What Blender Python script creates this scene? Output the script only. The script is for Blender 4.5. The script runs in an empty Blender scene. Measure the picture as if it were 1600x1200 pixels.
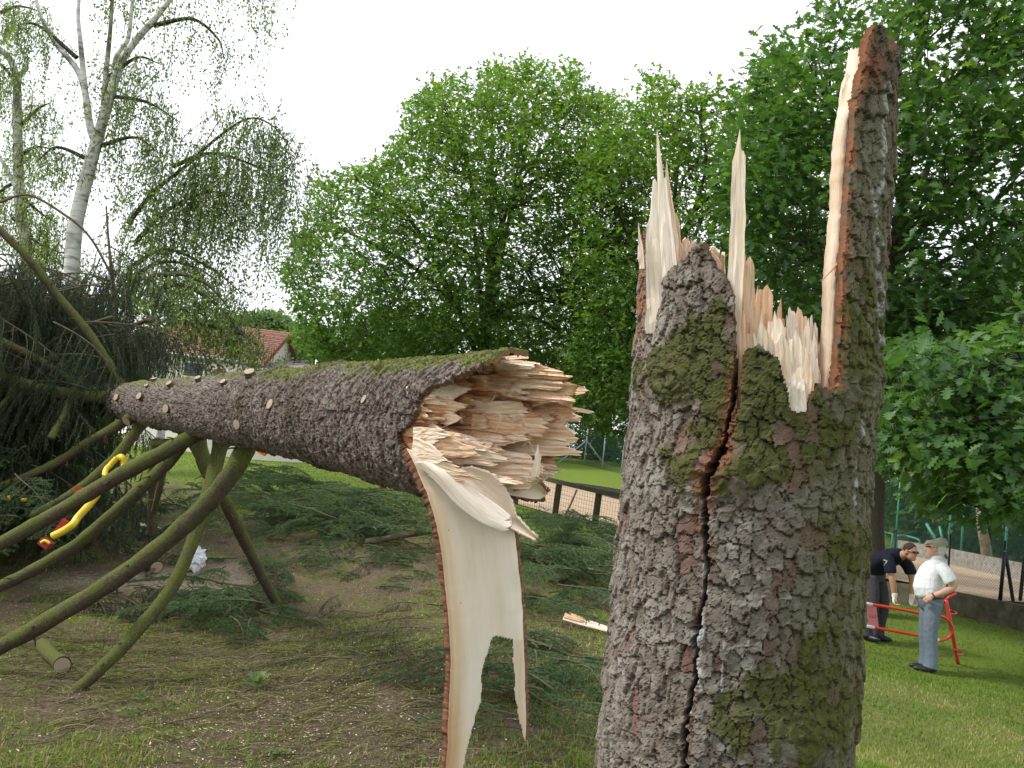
import bpy, math, random
import numpy as np
from mathutils import Vector, Matrix

random.seed(7); rng = np.random.default_rng(7)
scene = bpy.context.scene
C = scene.collection

# ---------------------------------------------------------------- camera
FPX = 1450.0                      # focal length in pixels of the 1600 px wide photograph
EYE = np.array([0.0, 0.0, 1.6])
PITCH, ROLL = math.radians(5.96), math.radians(7.0)
_f = np.array([0, math.cos(PITCH), math.sin(PITCH)])
_u0 = np.array([0, -math.sin(PITCH), math.cos(PITCH)])
_r0 = np.array([1.0, 0, 0])
CUP = math.cos(ROLL) * _u0 - math.sin(ROLL) * _r0
CRT = math.cos(ROLL) * _r0 + math.sin(ROLL) * _u0
cam_data = bpy.data.cameras.new('Camera')
cam = bpy.data.objects.new('Camera', cam_data); C.objects.link(cam)
cam_data.sensor_width = 36.0
cam_data.lens = FPX * 36.0 / 1600.0
cam_data.clip_start = 0.05; cam_data.clip_end = 2000
M = Matrix(((CRT[0], CUP[0], -_f[0], EYE[0]), (CRT[1], CUP[1], -_f[1], EYE[1]),
            (CRT[2], CUP[2], -_f[2], EYE[2]), (0, 0, 0, 1)))
cam.matrix_world = M
scene.camera = cam

def P(px, py, d):
    """photo pixel + distance along the view axis -> world point"""
    return EYE + d * (_f + (px - 800.0) / FPX * CRT + (600.0 - py) / FPX * CUP)
def proj(V):
    q = np.asarray(V) - EYE
    d = np.maximum(q @ _f, 1e-3)
    return np.stack([800 + FPX * (q @ CRT) / d, 600 - FPX * (q @ CUP) / d], -1), d

# ---------------------------------------------------------------- world, sun, exposure
SUN_EL, SUN_AZ = math.radians(48), math.radians(-100)   # azimuth from +Y towards +X
world = bpy.data.worlds.new('World'); scene.world = world; world.use_nodes = True
wn = world.node_tree; wn.nodes.clear()
wo = wn.nodes.new('ShaderNodeOutputWorld'); bg = wn.nodes.new('ShaderNodeBackground')
sky = wn.nodes.new('ShaderNodeTexSky'); sky.sky_type = 'NISHITA'; sky.sun_disc = False
sky.sun_elevation = SUN_EL; sky.sun_rotation = SUN_AZ; sky.dust_density = 3.0
mixw = wn.nodes.new('ShaderNodeMix'); mixw.data_type = 'RGBA'
mixw.inputs[0].default_value = 0.86                      # thin bright cloud over the blue
mixw.inputs[7].default_value = (10.8, 11.2, 11.6, 1)
wn.links.new(sky.outputs[0], mixw.inputs[6]); wn.links.new(mixw.outputs[2], bg.inputs[0])
bg.inputs[1].default_value = 0.10
wn.links.new(bg.outputs[0], wo.inputs[0])
sd = bpy.data.lights.new('sun', 'SUN'); sd.energy = 2.2; sd.angle = math.radians(9); sd.color = (1.0, 0.955, 0.88)
sun = bpy.data.objects.new('sun', sd); C.objects.link(sun)
_sv = Vector((math.sin(SUN_AZ) * math.cos(SUN_EL), math.cos(SUN_AZ) * math.cos(SUN_EL), math.sin(SUN_EL)))
sun.rotation_euler = _sv.to_track_quat('Z', 'Y').to_euler()
sun.location = (-20, -5, 30)
scene.view_settings.view_transform = 'Standard'; scene.view_settings.look = 'None'
scene.view_settings.gamma = 1.0; scene.view_settings.use_curve_mapping = False
scene.view_settings.exposure = 0.62
scene.cycles.max_bounces = 6; scene.cycles.diffuse_bounces = 3; scene.cycles.transmission_bounces = 3
scene.cycles.transparent_max_bounces = 6

# ---------------------------------------------------------------- noise
def _h(ix, iy, iz, seed):
    n = (ix.astype(np.int64) * 374761393 + iy.astype(np.int64) * 668265263 + iz.astype(np.int64) * 2147483647 + seed * 974634777) & 0xFFFFFFFF
    n = ((n ^ (n >> 13)) * 1274126177) & 0xFFFFFFFF
    n = ((n ^ (n >> 16)) * 2246822519) & 0xFFFFFFFF
    return ((n ^ (n >> 15)) & 0xFFFFFF) / float(0xFFFFFF)
def vn2(x, y, seed=0):
    x0 = np.floor(x); y0 = np.floor(y); fx = x - x0; fy = y - y0
    fx = fx * fx * (3 - 2 * fx); fy = fy * fy * (3 - 2 * fy); z = np.zeros_like(x0)
    a = _h(x0, y0, z, seed); b = _h(x0 + 1, y0, z, seed); c = _h(x0, y0 + 1, z, seed); d = _h(x0 + 1, y0 + 1, z, seed)
    return (a * (1 - fx) + b * fx) * (1 - fy) + (c * (1 - fx) + d * fx) * fy
def fbm2(x, y, seed=0, o=4):
    x = np.asarray(x, float); y = np.asarray(y, float); s = 0; a = .5; t = 0
    for k in range(o):
        s = s + a * vn2(x, y, seed + k); t += a; a *= .5; x = x * 2.03 + 5.1; y = y * 2.03 + 1.7
    return s / t
def vn3(p, seed=0):
    p0 = np.floor(p); f = p - p0; f = f * f * (3 - 2 * f); r = 0
    for i in (0, 1):
        for j in (0, 1):
            for k in (0, 1):
                w = (f[:, 0] if i else 1 - f[:, 0]) * (f[:, 1] if j else 1 - f[:, 1]) * (f[:, 2] if k else 1 - f[:, 2])
                r = r + w * _h(p0[:, 0] + i, p0[:, 1] + j, p0[:, 2] + k, seed)
    return r
def worley(x, y, seed=0):
    ix = np.floor(x); iy = np.floor(y)
    F1 = np.full(x.shape, 9.0); F2 = np.full(x.shape, 9.0); R = np.zeros(x.shape); DX = np.zeros(x.shape); DY = np.zeros(x.shape)
    for i in (-1, 0, 1):
        for j in (-1, 0, 1):
            cx = ix + i; cy = iy + j; z = np.zeros_like(cx)
            dx = x - cx - .1 - .8 * _h(cx, cy, z, seed); dy = y - cy - .1 - .8 * _h(cx, cy, z, seed + 11)
            d = np.hypot(dx, dy); rr = _h(cx, cy, z, seed + 23)
            n = d < F1
            F2 = np.where(n, F1, np.minimum(F2, d)); F1 = np.where(n, d, F1)
            R = np.where(n, rr, R); DX = np.where(n, dx, DX); DY = np.where(n, dy, DY)
    return F1, F2, R, DX, DY
def sst(a, b, x):
    t = np.clip((x - a) / (b - a), 0, 1); return t * t * (3 - 2 * t)
def nrm(v):
    v = np.asarray(v, float); return v / (np.linalg.norm(v, axis=-1, keepdims=True) + 1e-12)

# ---------------------------------------------------------------- mesh helpers
def np_mesh(name, V, F, mats, attrs=None, smooth=True, mi=None):
    """V (n,3); F a list of int arrays of shape (m,3) or (m,4)"""
    if isinstance(F, np.ndarray): F = [F]
    F = [np.asarray(f, np.int32) for f in F if len(f)]
    V = np.asarray(V, np.float32)
    me = bpy.data.meshes.new(name)
    me.vertices.add(len(V)); me.vertices.foreach_set('co', V.ravel())
    loops = np.concatenate([f.ravel() for f in F]); tot = np.concatenate([np.full(len(f), f.shape[1], np.int32) for f in F])
    st = np.concatenate([[0], np.cumsum(tot)[:-1]]).astype(np.int32)
    me.loops.add(len(loops)); me.loops.foreach_set('vertex_index', loops)
    me.polygons.add(len(tot)); me.polygons.foreach_set('loop_start', st); me.polygons.foreach_set('loop_total', tot)
    me.polygons.foreach_set('use_smooth', np.full(len(tot), bool(smooth)))
    for m in (mats if isinstance(mats, (list, tuple)) else [mats]): me.materials.append(m)
    if mi is not None: me.polygons.foreach_set('material_index', np.asarray(mi, np.int32))
    for k, a in (attrs or {}).items():
        a = np.asarray(a, np.float32)
        if a.ndim == 1:
            at = me.attributes.new(k, 'FLOAT', 'POINT'); at.data.foreach_set('value', a)
        elif a.shape[1] == 3 and k == 'fib':
            at = me.attributes.new(k, 'FLOAT_VECTOR', 'POINT'); at.data.foreach_set('vector', a.ravel())
        else:
            if a.shape[1] == 3: a = np.concatenate([a, np.ones((len(a), 1), np.float32)], 1)
            at = me.attributes.new(k, 'FLOAT_COLOR', 'POINT'); at.data.foreach_set('color', a.ravel())
    me.update(calc_edges=True); me.validate()
    return me
ORG = {}
def org(parent):
    return ORG.get(parent.name, np.zeros(3)) if parent is not None else np.zeros(3)
def link(name, me, parent=None, loc=None):
    o = bpy.data.objects.new(name, me); C.objects.link(o)
    if parent is not None: o.parent = parent
    if loc is not None: o.location = loc
    ORG[o.name] = org(parent) if loc is None else org(parent) + np.array(loc)
    return o
def mk(name, V, F, mats, parent=None, attrs=None, smooth=True, mi=None):
    """world-space vertices -> object (its origin is its parent's, or the base centre when top-level)"""
    V = np.asarray(V, float)
    if parent is None:
        b = np.array([(V[:, 0].min() + V[:, 0].max()) / 2, (V[:, 1].min() + V[:, 1].max()) / 2, V[:, 2].min()])
        return link(name, np_mesh(name, V - b, F, mats, attrs, smooth, mi), None, b)
    return link(name, np_mesh(name, V - org(parent), F, mats, attrs, smooth, mi), parent)
def tag(o, label=None, cat=None, group=None, kind=None):
    if label: o['label'] = label
    if cat: o['category'] = cat
    if group: o['group'] = group
    if kind: o['kind'] = kind
    return o
def thing(name, loc, label, cat, group=None):
    o = bpy.data.objects.new(name, None); C.objects.link(o); o.location = loc; o.empty_display_size = .1
    ORG[o.name] = np.array(loc, float)
    return tag(o, label, cat, group)
class MB:
    """collects shapes into one mesh"""
    def __init__(s): s.V = []; s.Q = []; s.T = []; s.A = {}; s.n = 0; s.mq = []; s.mt = []
    def add(s, V, Q=None, T=None, m=0, **a):
        V = np.asarray(V, float)
        if Q is not None and len(Q): s.Q.append(np.asarray(Q) + s.n); s.mq.append(np.full(len(Q), m))
        if T is not None and len(T): s.T.append(np.asarray(T) + s.n); s.mt.append(np.full(len(T), m))
        s.V.append(V); s.n += len(V)
        for k, v in a.items():
            v = np.asarray(v, float); s.A.setdefault(k, []).append(np.broadcast_to(v, (len(V),) + v.shape[-1:] if v.ndim and v.shape[0] != len(V) else ((len(V),) if v.ndim == 0 else v.shape)).copy())
    def build(s, name, mats, parent=None, smooth=True):
        F = []
        mi = []
        if s.Q: F.append(np.concatenate(s.Q)); mi.append(np.concatenate(s.mq))
        if s.T: F.append(np.concatenate(s.T)); mi.append(np.concatenate(s.mt))
        at = {k: np.concatenate(v) for k, v in s.A.items()}
        return mk(name, np.concatenate(s.V), F, mats, parent, at, smooth, np.concatenate(mi))
    def mesh(s, name, mats, smooth=True):
        F = []; mi = []
        if s.Q: F.append(np.concatenate(s.Q)); mi.append(np.concatenate(s.mq))
        if s.T: F.append(np.concatenate(s.T)); mi.append(np.concatenate(s.mt))
        return np_mesh(name, np.concatenate(s.V), F, mats, {k: np.concatenate(v) for k, v in s.A.items()}, smooth, np.concatenate(mi))
def smooth_path(pts, n):
    """Catmull-Rom through pts (any width of rows)"""
    p = np.asarray(pts, float)
    if len(p) == 2:
        t = np.linspace(0, 1, n)[:, None]; return p[0] * (1 - t) + p[1] * t
    q = np.vstack([2 * p[0] - p[1], p, 2 * p[-1] - p[-2]])
    t = np.linspace(0, len(p) - 1 - 1e-9, n); i = t.astype(int); f = (t - i)[:, None]
    a, b, c, d = q[i], q[i + 1], q[i + 2], q[i + 3]
    return .5 * (2 * b + (c - a) * f + (2 * a - 5 * b + 4 * c - d) * f ** 2 + (3 * b - a - 3 * c + d) * f ** 3)
def tube(pts, rad, k=8, cap=True):
    pts = np.asarray(pts, float); n = len(pts); rad = np.broadcast_to(np.asarray(rad, float), (n,))
    T = nrm(np.gradient(pts, axis=0)); up = np.array([0, 0, 1.0]) if abs(T[0, 2]) < .9 else np.array([0, 1.0, 0])
    N = np.zeros_like(T); b = nrm(np.cross(T[0], up)); N[0] = b
    for i in range(1, n):
        b = b - T[i] * (b @ T[i]); b = b / np.linalg.norm(b); N[i] = b
    B = np.cross(T, N); a = np.linspace(0, 2 * np.pi, k, endpoint=False)
    V = (pts[:, None] + rad[:, None, None] * (np.cos(a)[None, :, None] * N[:, None] + np.sin(a)[None, :, None] * B[:, None])).reshape(-1, 3)
    i = np.arange(n - 1)[:, None] * k; j = np.arange(k)[None]; j2 = (j + 1) % k
    Q = np.stack([i + j, i + j2, i + k + j2, i + k + j], -1).reshape(-1, 4)
    Tt = []
    if cap:
        V = np.vstack([V, pts[:1], pts[-1:]]); c0, c1 = n * k, n * k + 1
        Tt = [(c0, (q + 1) % k, q) for q in range(k)] + [(c1, (n - 1) * k + q, (n - 1) * k + (q + 1) % k) for q in range(k)]
    return V, Q, np.array(Tt, int).reshape(-1, 3)
def box(c, s, R=None):
    v = np.array([(x, y, z) for x in (-.5, .5) for y in (-.5, .5) for z in (-.5, .5)]) * np.asarray(s)
    if R is not None: v = v @ np.asarray(R).T
    q = np.array([(0, 1, 3, 2), (4, 6, 7, 5), (0, 4, 5, 1), (2, 3, 7, 6), (0, 2, 6, 4), (1, 5, 7, 3)])
    return v + np.asarray(c), q
def beam(a, b, w, h, upv=(0, 0, 1)):
    a = np.asarray(a, float); b = np.asarray(b, float); t = nrm(b - a); s = nrm(np.cross(t, upv)); u = np.cross(s, t)
    R = np.stack([t, s, u], 1)
    return box((a + b) / 2, (np.linalg.norm(b - a), w, h), R)

# ---------------------------------------------------------------- material helpers
def mat(name):
    m = bpy.data.materials.new(name); m.use_nodes = True; nt = m.node_tree
    return m, nt, nt.nodes['Principled BSDF']
def nd(nt, t, **kw):
    n = nt.nodes.new(t)
    for k, v in kw.items(): setattr(n, k, v)
    return n
def ramp(nt, src, stops, interp='LINEAR'):
    r = nd(nt, 'ShaderNodeValToRGB'); r.color_ramp.interpolation = interp
    e = r.color_ramp.elements
    while len(e) < len(stops): e.new(.5)
    for i, (p, c) in enumerate(stops):
        e[i].position = p; e[i].color = (c[0], c[1], c[2], 1) if not np.isscalar(c) else (c, c, c, 1)
    nt.links.new(src, r.inputs[0]); return r.outputs[0]
def noise(nt, vec=None, scale=5.0, detail=4.0, rough=.55, mapscale=None):
    n = nd(nt, 'ShaderNodeTexNoise'); n.inputs['Scale'].default_value = scale; n.inputs['Detail'].default_value = detail; n.inputs['Roughness'].default_value = rough
    if vec is not None:
        if mapscale is not None:
            mp = nd(nt, 'ShaderNodeMapping'); mp.inputs['Scale'].default_value = mapscale; nt.links.new(vec, mp.inputs[0]); vec = mp.outputs[0]
        nt.links.new(vec, n.inputs['Vector'])
    return n.outputs[0]
def coord(nt, kind='Object'):
    return nd(nt, 'ShaderNodeTexCoord').outputs[kind]
def geo(nt, k='Position'): return nd(nt, 'ShaderNodeNewGeometry').outputs[k]
def attr(nt, name, out='Fac'):
    a = nd(nt, 'ShaderNodeAttribute'); a.attribute_name = name; return a.outputs[out]
def mixc(nt, fac, a, b, mode='MIX'):
    m = nd(nt, 'ShaderNodeMix'); m.data_type = 'RGBA'; m.blend_type = mode
    for v, k in ((fac, 0), (a, 6), (b, 7)):
        if isinstance(v, (int, float)): m.inputs[k].default_value = v if k == 0 else (v, v, v, 1)
        elif isinstance(v, tuple): m.inputs[k].default_value = (*v, 1)
        else: nt.links.new(v, m.inputs[k])
    return m.outputs[2]
def mth(nt, op, a, b=0.0, clamp=False):
    m = nd(nt, 'ShaderNodeMath', operation=op); m.use_clamp = clamp
    for i, v in enumerate((a, b)):
        if isinstance(v, (int, float)): m.inputs[i].default_value = v
        else: nt.links.new(v, m.inputs[i])
    return m.outputs[0]
def bump(nt, p, h, strength=.3, dist=.01):
    b = nd(nt, 'ShaderNodeBump'); b.inputs['Strength'].default_value = strength; b.inputs['Distance'].default_value = dist
    nt.links.new(h, b.inputs['Height']); nt.links.new(b.outputs[0], p.inputs['Normal'])
def setp(p, rough=.7, spec=.3, metal=0.0):
    p.inputs['Roughness'].default_value = rough; p.inputs['Specular IOR Level'].default_value = spec; p.inputs['Metallic'].default_value = metal
def plain(name, col, rough=.6, spec=.3, var=.12, scale=14.0, metal=0.0, bmp=0.0):
    m, nt, p = mat(name); setp(p, rough, spec, metal)
    n = noise(nt, coord(nt), scale, 4)
    lo = tuple(c * (1 - var) for c in col); hi = tuple(min(1, c * (1 + var)) for c in col)
    nt.links.new(ramp(nt, n, [(.3, lo), (.7, hi)]), p.inputs['Base Color'])
    if bmp: bump(nt, p, noise(nt, coord(nt), scale * 4, 4), bmp, .01)
    return m
# ================================================================ materials
def mat_vcol_bark():
    m, nt, p = mat('spruce_bark'); setp(p, .85, .18)
    c = attr(nt, 'Col', 'Color'); g = geo(nt)
    n = noise(nt, g, 260, 5, .7)
    nt.links.new(mixc(nt, .55, c, ramp(nt, n, [(.25, .55), (.5, 1.0), (.8, 1.5)]), 'MULTIPLY'), p.inputs['Base Color'])
    bump(nt, p, noise(nt, g, 300, 6, .75), .6, .005)
    return m
def mat_wood():
    m, nt, p = mat('fresh_split_wood'); setp(p, .62, .25)
    f = attr(nt, 'fib', 'Vector'); w = attr(nt, 'wc')
    n1 = noise(nt, f, 1, 5, .65, (150, 150, 5)); n2 = noise(nt, f, 1, 4, .6, (520, 520, 16)); n3 = noise(nt, f, 1, 3, .5, (22, 22, 5))
    base = ramp(nt, w, [(0, (.26, .085, .035)), (.3, (.48, .22, .11)), (.55, (.67, .42, .26)), (.8, (.78, .61, .46)), (1, (.84, .77, .69))])
    c = mixc(nt, .7, base, ramp(nt, n1, [(.25, (.62, .5, .38)), (.48, (.97, .96, .94)), (.8, (1.12, 1.1, 1.06))]), 'MULTIPLY')
    c = mixc(nt, .5, c, ramp(nt, n2, [(.3, (.7, .62, .52)), (.55, 1.0)]), 'MULTIPLY')
    c = mixc(nt, .45, c, ramp(nt, n3, [(.3, (.86, .74, .6)), (.65, 1.05)]), 'MULTIPLY')
    nt.links.new(c, p.inputs['Base Color'])
    h = mth(nt, 'ADD', n1, mth(nt, 'MULTIPLY', n2, .6)); bump(nt, p, h, .5, .004)
    return m
def mat_inner():
    """smooth damp wood side of a peeled strip"""
    m, nt, p = mat('peeled_strip_wood'); setp(p, .5, .3)
    f = attr(nt, 'fib', 'Vector'); w = attr(nt, 'wc')
    n1 = noise(nt, f, 1, 4, .55, (9, 9, 1.3)); n2 = noise(nt, f, 1, 5, .6, (240, 240, 5)); n3 = noise(nt, f, 75, 1, .4)
    base = ramp(nt, w, [(0, (.33, .15, .07)), (.4, (.58, .37, .21)), (.7, (.73, .61, .47)), (1, (.80, .755, .68))])
    c = mixc(nt, .6, base, ramp(nt, n1, [(.3, (.78, .66, .48)), (.5, (.96, .93, .86)), (.72, (1.03, 1.04, 1.06))]), 'MULTIPLY')
    c = mixc(nt, .15, c, ramp(nt, n2, [(.35, (.75, .68, .6)), (.55, 1.0)]), 'MULTIPLY')
    c = mixc(nt, ramp(nt, n3, [(.775, 0.0), (.80, .8)]), c, (.06, .04, .03))
    nt.links.new(c, p.inputs['Base Color']); bump(nt, p, n2, .18, .003)
    return m
def mat_branch(name='mossy_branch_bark', moss=(.105, .125, .026), a=(.060, .040, .032), b=(.13, .095, .075), top=.15):
    m, nt, p = mat(name); setp(p, .88, .15)
    g = geo(nt); nz = nd(nt, 'ShaderNodeSeparateXYZ'); nt.links.new(geo(nt, 'Normal'), nz.inputs[0])
    n = noise(nt, g, 38, 6, .7); n2 = noise(nt, g, 8, 4, .6)
    c = ramp(nt, n, [(.3, a), (.7, b)])
    mk_ = mth(nt, 'ADD', mth(nt, 'MULTIPLY', nz.outputs[2], .30), mth(nt, 'ADD', mth(nt, 'MULTIPLY', n2, 1.1), mth(nt, 'MULTIPLY', n, .5)))
    mossc = ramp(nt, noise(nt, g, 90, 5, .7), [(.3, tuple(x * .55 for x in moss)), (.55, moss), (.8, tuple(x * 1.9 for x in moss))])
    c = mixc(nt, ramp(nt, mk_, [(.74 - top, 0.0), (1.0 - top, .92)]), c, mossc)
    c = mixc(nt, ramp(nt, noise(nt, g, 140, 3, .6), [(.60, 0.0), (.68, .75)]), c, (.27, .27, .21))
    nt.links.new(c, p.inputs['Base Color']); bump(nt, p, noise(nt, g, 90, 7, .8), 1.0, .012)
    return m
def mat_leaf(name, stops, trans=.35, rough=.5, spec=.35, objvar=False):
    m, nt, p = mat(name); setp(p, rough, spec)
    v = nd(nt, 'ShaderNodeObjectInfo').outputs['Random'] if objvar else attr(nt, 'lc')
    if objvar: v = mth(nt, 'ADD', mth(nt, 'MULTIPLY', v, .5), mth(nt, 'MULTIPLY', attr(nt, 'lc'), .5))
    c = ramp(nt, v, stops); nt.links.new(c, p.inputs['Base Color'])
    out = nt.nodes['Material Output']
    if trans > 0:
        t = nd(nt, 'ShaderNodeBsdfTranslucent'); mx = nd(nt, 'ShaderNodeMixShader'); mx.inputs[0].default_value = trans
        nt.links.new(mixc(nt, 1.0, c, (1.5, 1.55, .55), 'MULTIPLY'), t.inputs[0])
        nt.links.new(p.outputs[0], mx.inputs[1]); nt.links.new(t.outputs[0], mx.inputs[2]); nt.links.new(mx.outputs[0], out.inputs[0])
    return m
MT = {}
MT['bark'] = mat_vcol_bark(); MT['wood'] = mat_wood(); MT['inner'] = mat_inner()
MT['branch'] = mat_branch()
MT['branch_dry'] = mat_branch('dry_branch_bark', (.07, .075, .03), (.10, .055, .038), (.20, .13, .095), -.1)
MT['oak_bark'] = mat_branch('oak_bark', (.05, .055, .025), (.035, .028, .022), (.085, .07, .055), -.05)
MT['needle'] = mat_leaf('spruce_needles_fresh', [(0, (.036, .076, .038)), (.5, (.078, .140, .068)), (.8, (.125, .20, .092)), (1, (.19, .24, .095))], .30, .55, .3, True)
MT['needle_grey'] = mat_leaf('spruce_needles_hanging', [(0, (.022, .042, .022)), (.5, (.038, .066, .036)), (.85, (.062, .09, .048)), (1, (.10, .11, .06))], .18, .6, .25, True)
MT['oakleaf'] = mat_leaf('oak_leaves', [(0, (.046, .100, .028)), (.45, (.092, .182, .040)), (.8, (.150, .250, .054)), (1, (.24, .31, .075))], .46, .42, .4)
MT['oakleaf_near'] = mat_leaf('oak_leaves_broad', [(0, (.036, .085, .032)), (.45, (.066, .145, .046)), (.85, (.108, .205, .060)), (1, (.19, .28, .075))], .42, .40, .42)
MT['birchleaf'] = mat_leaf('birch_leaves', [(0, (.09, .14, .06)), (.5, (.14, .205, .085)), (1, (.22, .28, .11))], .62, .45, .35)
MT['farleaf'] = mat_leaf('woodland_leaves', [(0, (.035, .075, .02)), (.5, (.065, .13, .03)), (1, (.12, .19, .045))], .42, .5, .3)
MT['hillleaf'] = mat_leaf('hillside_leaves', [(0, (.07, .12, .06)), (.5, (.12, .19, .09)), (1, (.18, .25, .12))], .35, .6, .2)  # distance haze put into these paler greens; ivy and weed share them
def mat_birchbark():
    m, nt, p = mat('birch_bark'); setp(p, .7, .25); g = geo(nt)
    n = noise(nt, g, 1, 4, .6, (3, 3, 16)); n2 = noise(nt, g, 1, 3, .6, (1.2, 1.2, .9))
    c = ramp(nt, n, [(.30, (.05, .045, .04)), (.40, (.36, .35, .33)), (.55, (.62, .61, .59))])
    c = mixc(nt, ramp(nt, n2, [(.52, 0.0), (.62, .85)]), c, (.06, .055, .045)); nt.links.new(c, p.inputs['Base Color'])
    return m
MT['birch'] = mat_birchbark()
def mat_ground():
    m, nt, p = mat('lawn_and_bare_earth'); setp(p, .95, .1); g = geo(nt)
    cl = attr(nt, 'Col', 'Color')
    s = nd(nt, 'ShaderNodeSeparateColor'); nt.links.new(cl, s.inputs[0])
    n = noise(nt, g, 3.0, 6, .65); nf = noise(nt, g, 55, 5, .75); nm = noise(nt, g, .8, 5, .6); nh = noise(nt, g, 160, 4, .7)
    lawn = ramp(nt, nf, [(.25, (.085, .15, .016)), (.5, (.155, .255, .026)), (.75, (.235, .34, .05))])
    lawn = mixc(nt, ramp(nt, nm, [(.35, 0.0), (.7, .55)]), lawn, ramp(nt, nf, [(.3, (.12, .15, .03)), (.7, (.20, .22, .06))]))
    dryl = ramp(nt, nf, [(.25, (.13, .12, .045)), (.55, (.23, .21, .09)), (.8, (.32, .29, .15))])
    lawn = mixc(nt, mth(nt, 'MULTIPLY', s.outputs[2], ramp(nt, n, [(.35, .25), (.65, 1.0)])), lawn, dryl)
    earth = ramp(nt, nh, [(.25, (.06, .042, .03)), (.5, (.155, .112, .082)), (.66, (.27, .21, .155)), (.8, (.48, .41, .32))])
    littr = ramp(nt, nf, [(.25, (.045, .052, .018)), (.5, (.125, .125, .042)), (.75, (.26, .235, .11))])
    earth = mixc(nt, ramp(nt, n, [(.42, 0.0), (.60, .92)]), earth, littr)
    f = mth(nt, 'ADD', s.outputs[0], mth(nt, 'MULTIPLY', mth(nt, 'SUBTRACT', n, .5), 1.2))
    c = mixc(nt, ramp(nt, f, [(.35, 0.0), (.65, 1.0)]), earth, lawn)
    saw = ramp(nt, nh, [(.25, (.16, .115, .075)), (.5, (.36, .29, .21)), (.75, (.60, .52, .42))])
    f2 = mth(nt, 'ADD', s.outputs[1], mth(nt, 'MULTIPLY', mth(nt, 'SUBTRACT', n, .5), 1.3))
    c = mixc(nt, ramp(nt, mth(nt, 'ADD', f2, mth(nt, 'MULTIPLY', mth(nt, 'SUBTRACT', nf, .5), .9)), [(.40, 0.0), (.80, .9)]), c, saw)
    sp1 = noise(nt, g, 24, 6, .8); sp2 = noise(nt, g, 75, 3, .8)
    spk = mixc(nt, 1.0, ramp(nt, sp1, [(.3, .55), (.5, 1.1), (.72, 1.65)]), ramp(nt, sp2, [(.32, .6), (.5, 1.1), (.66, 1.75)]), 'MULTIPLY')
    c = mixc(nt, mth(nt, 'SUBTRACT', 1.0, mth(nt, 'MULTIPLY', s.outputs[0], .75)), c, spk, 'MULTIPLY')
    nt.links.new(c, p.inputs['Base Color'])
    bump(nt, p, mth(nt, 'ADD', nf, mth(nt, 'ADD', nh, sp1)), .9, .035)
    return m
MT['ground'] = mat_ground()
MT['grass'] = mat_leaf('grass_blades', [(0, (.060, .11, .016)), (.4, (.12, .20, .026)), (.7, (.18, .25, .05)), (.85, (.26, .25, .09)), (1, (.36, .31, .16))], .35, .6, .2)
def mat_sand():
    m, nt, p = mat('court_gravel'); setp(p, .95, .1); g = geo(nt)
    n = noise(nt, g, 1.1, 5, .6); nf = noise(nt, g, 60, 4, .7)
    c = ramp(nt, n, [(.3, (.36, .26, .175)), (.7, (.47, .36, .255))]); c = mixc(nt, .5, c, ramp(nt, nf, [(.3, .7), (.7, 1.2)]), 'MULTIPLY')
    nt.links.new(c, p.inputs['Base Color']); bump(nt, p, nf, .3, .02); return m
MT['sand'] = mat_sand()
MT['concrete'] = plain('weathered_concrete', (.26, .25, .225), .9, .15, .35, 6, bmp=.4)
MT['wall_dark'] = plain('mossy_concrete', (.095, .085, .06), .92, .12, .45, 5, bmp=.5)
MT['blackboard'] = plain('black_board', (.03, .032, .034), .6, .3)
MT['timber'] = plain('weathered_timber', (.10, .085, .055), .85, .15, .35, 20, bmp=.3)
MT['green_metal'] = plain('green_painted_steel', (.035, .20, .145), .45, .4)
MT['mesh_green'] = plain('green_fence_wire', (.02, .075, .055), .55, .3)
MT['mesh_black'] = plain('dark_fence_wire', (.025, .025, .035), .55, .3)
MT['black_metal'] = plain('black_painted_steel', (.015, .015, .022), .45, .4)
MT['grey_metal'] = plain('galvanised_steel', (.30, .36, .38), .5, .4, metal=.2)
MT['plaster'] = plain('cream_plaster', (.76, .73, .66), .9, .1, .05, 3)
MT['tile_red'] = plain('clay_roof_tile', (.30, .155, .125), .8, .2, .28, 9)
MT['tile_grey'] = plain('grey_brown_roof_tile', (.23, .195, .18), .85, .2, .28, 9)
MT['red_wood'] = plain('red_brown_board', (.22, .065, .04), .6, .3)
MT['glass_dark'] = plain('dark_window_glass', (.02, .025, .03), .1, .6, .05)
MT['path'] = plain('pale_path_gravel', (.60, .56, .50), .95, .1, .15, 4)
MT['red_paint'] = plain('red_painted_tube', (.60, .045, .028), .35, .5, .1)
MT['white_paint'] = plain('white_painted_tube', (.78, .78, .76), .4, .4, .05)
MT['pink_sign'] = plain('faded_red_sign', (.60, .20, .22), .5, .35, .08)
MT['sign_ink'] = plain('dark_sign_ink', (.16, .02, .04), .6, .2)
MT['yellow'] = plain('yellow_painted_tube', (.72, .52, .035), .35, .5, .12)
MT['red_seat'] = plain('dark_red_seat', (.30, .02, .02), .45, .4)
MT['orange'] = plain('orange_plastic', (.75, .13, .02), .4, .4)
MT['bag'] = plain('white_plastic_bag', (.62, .64, .68), .35, .5, .1)
def mat_cut():
    m, nt, p = mat('sawn_branch_end'); setp(p, .8, .15)
    w = nd(nt, 'ShaderNodeTexNoise'); w.inputs['Scale'].default_value = 60
    nt.links.new(ramp(nt, w.outputs[0], [(.3, (.26, .19, .13)), (.7, (.44, .35, .26))]), p.inputs['Base Color']); return m
MT['cut'] = mat_cut()
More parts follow.
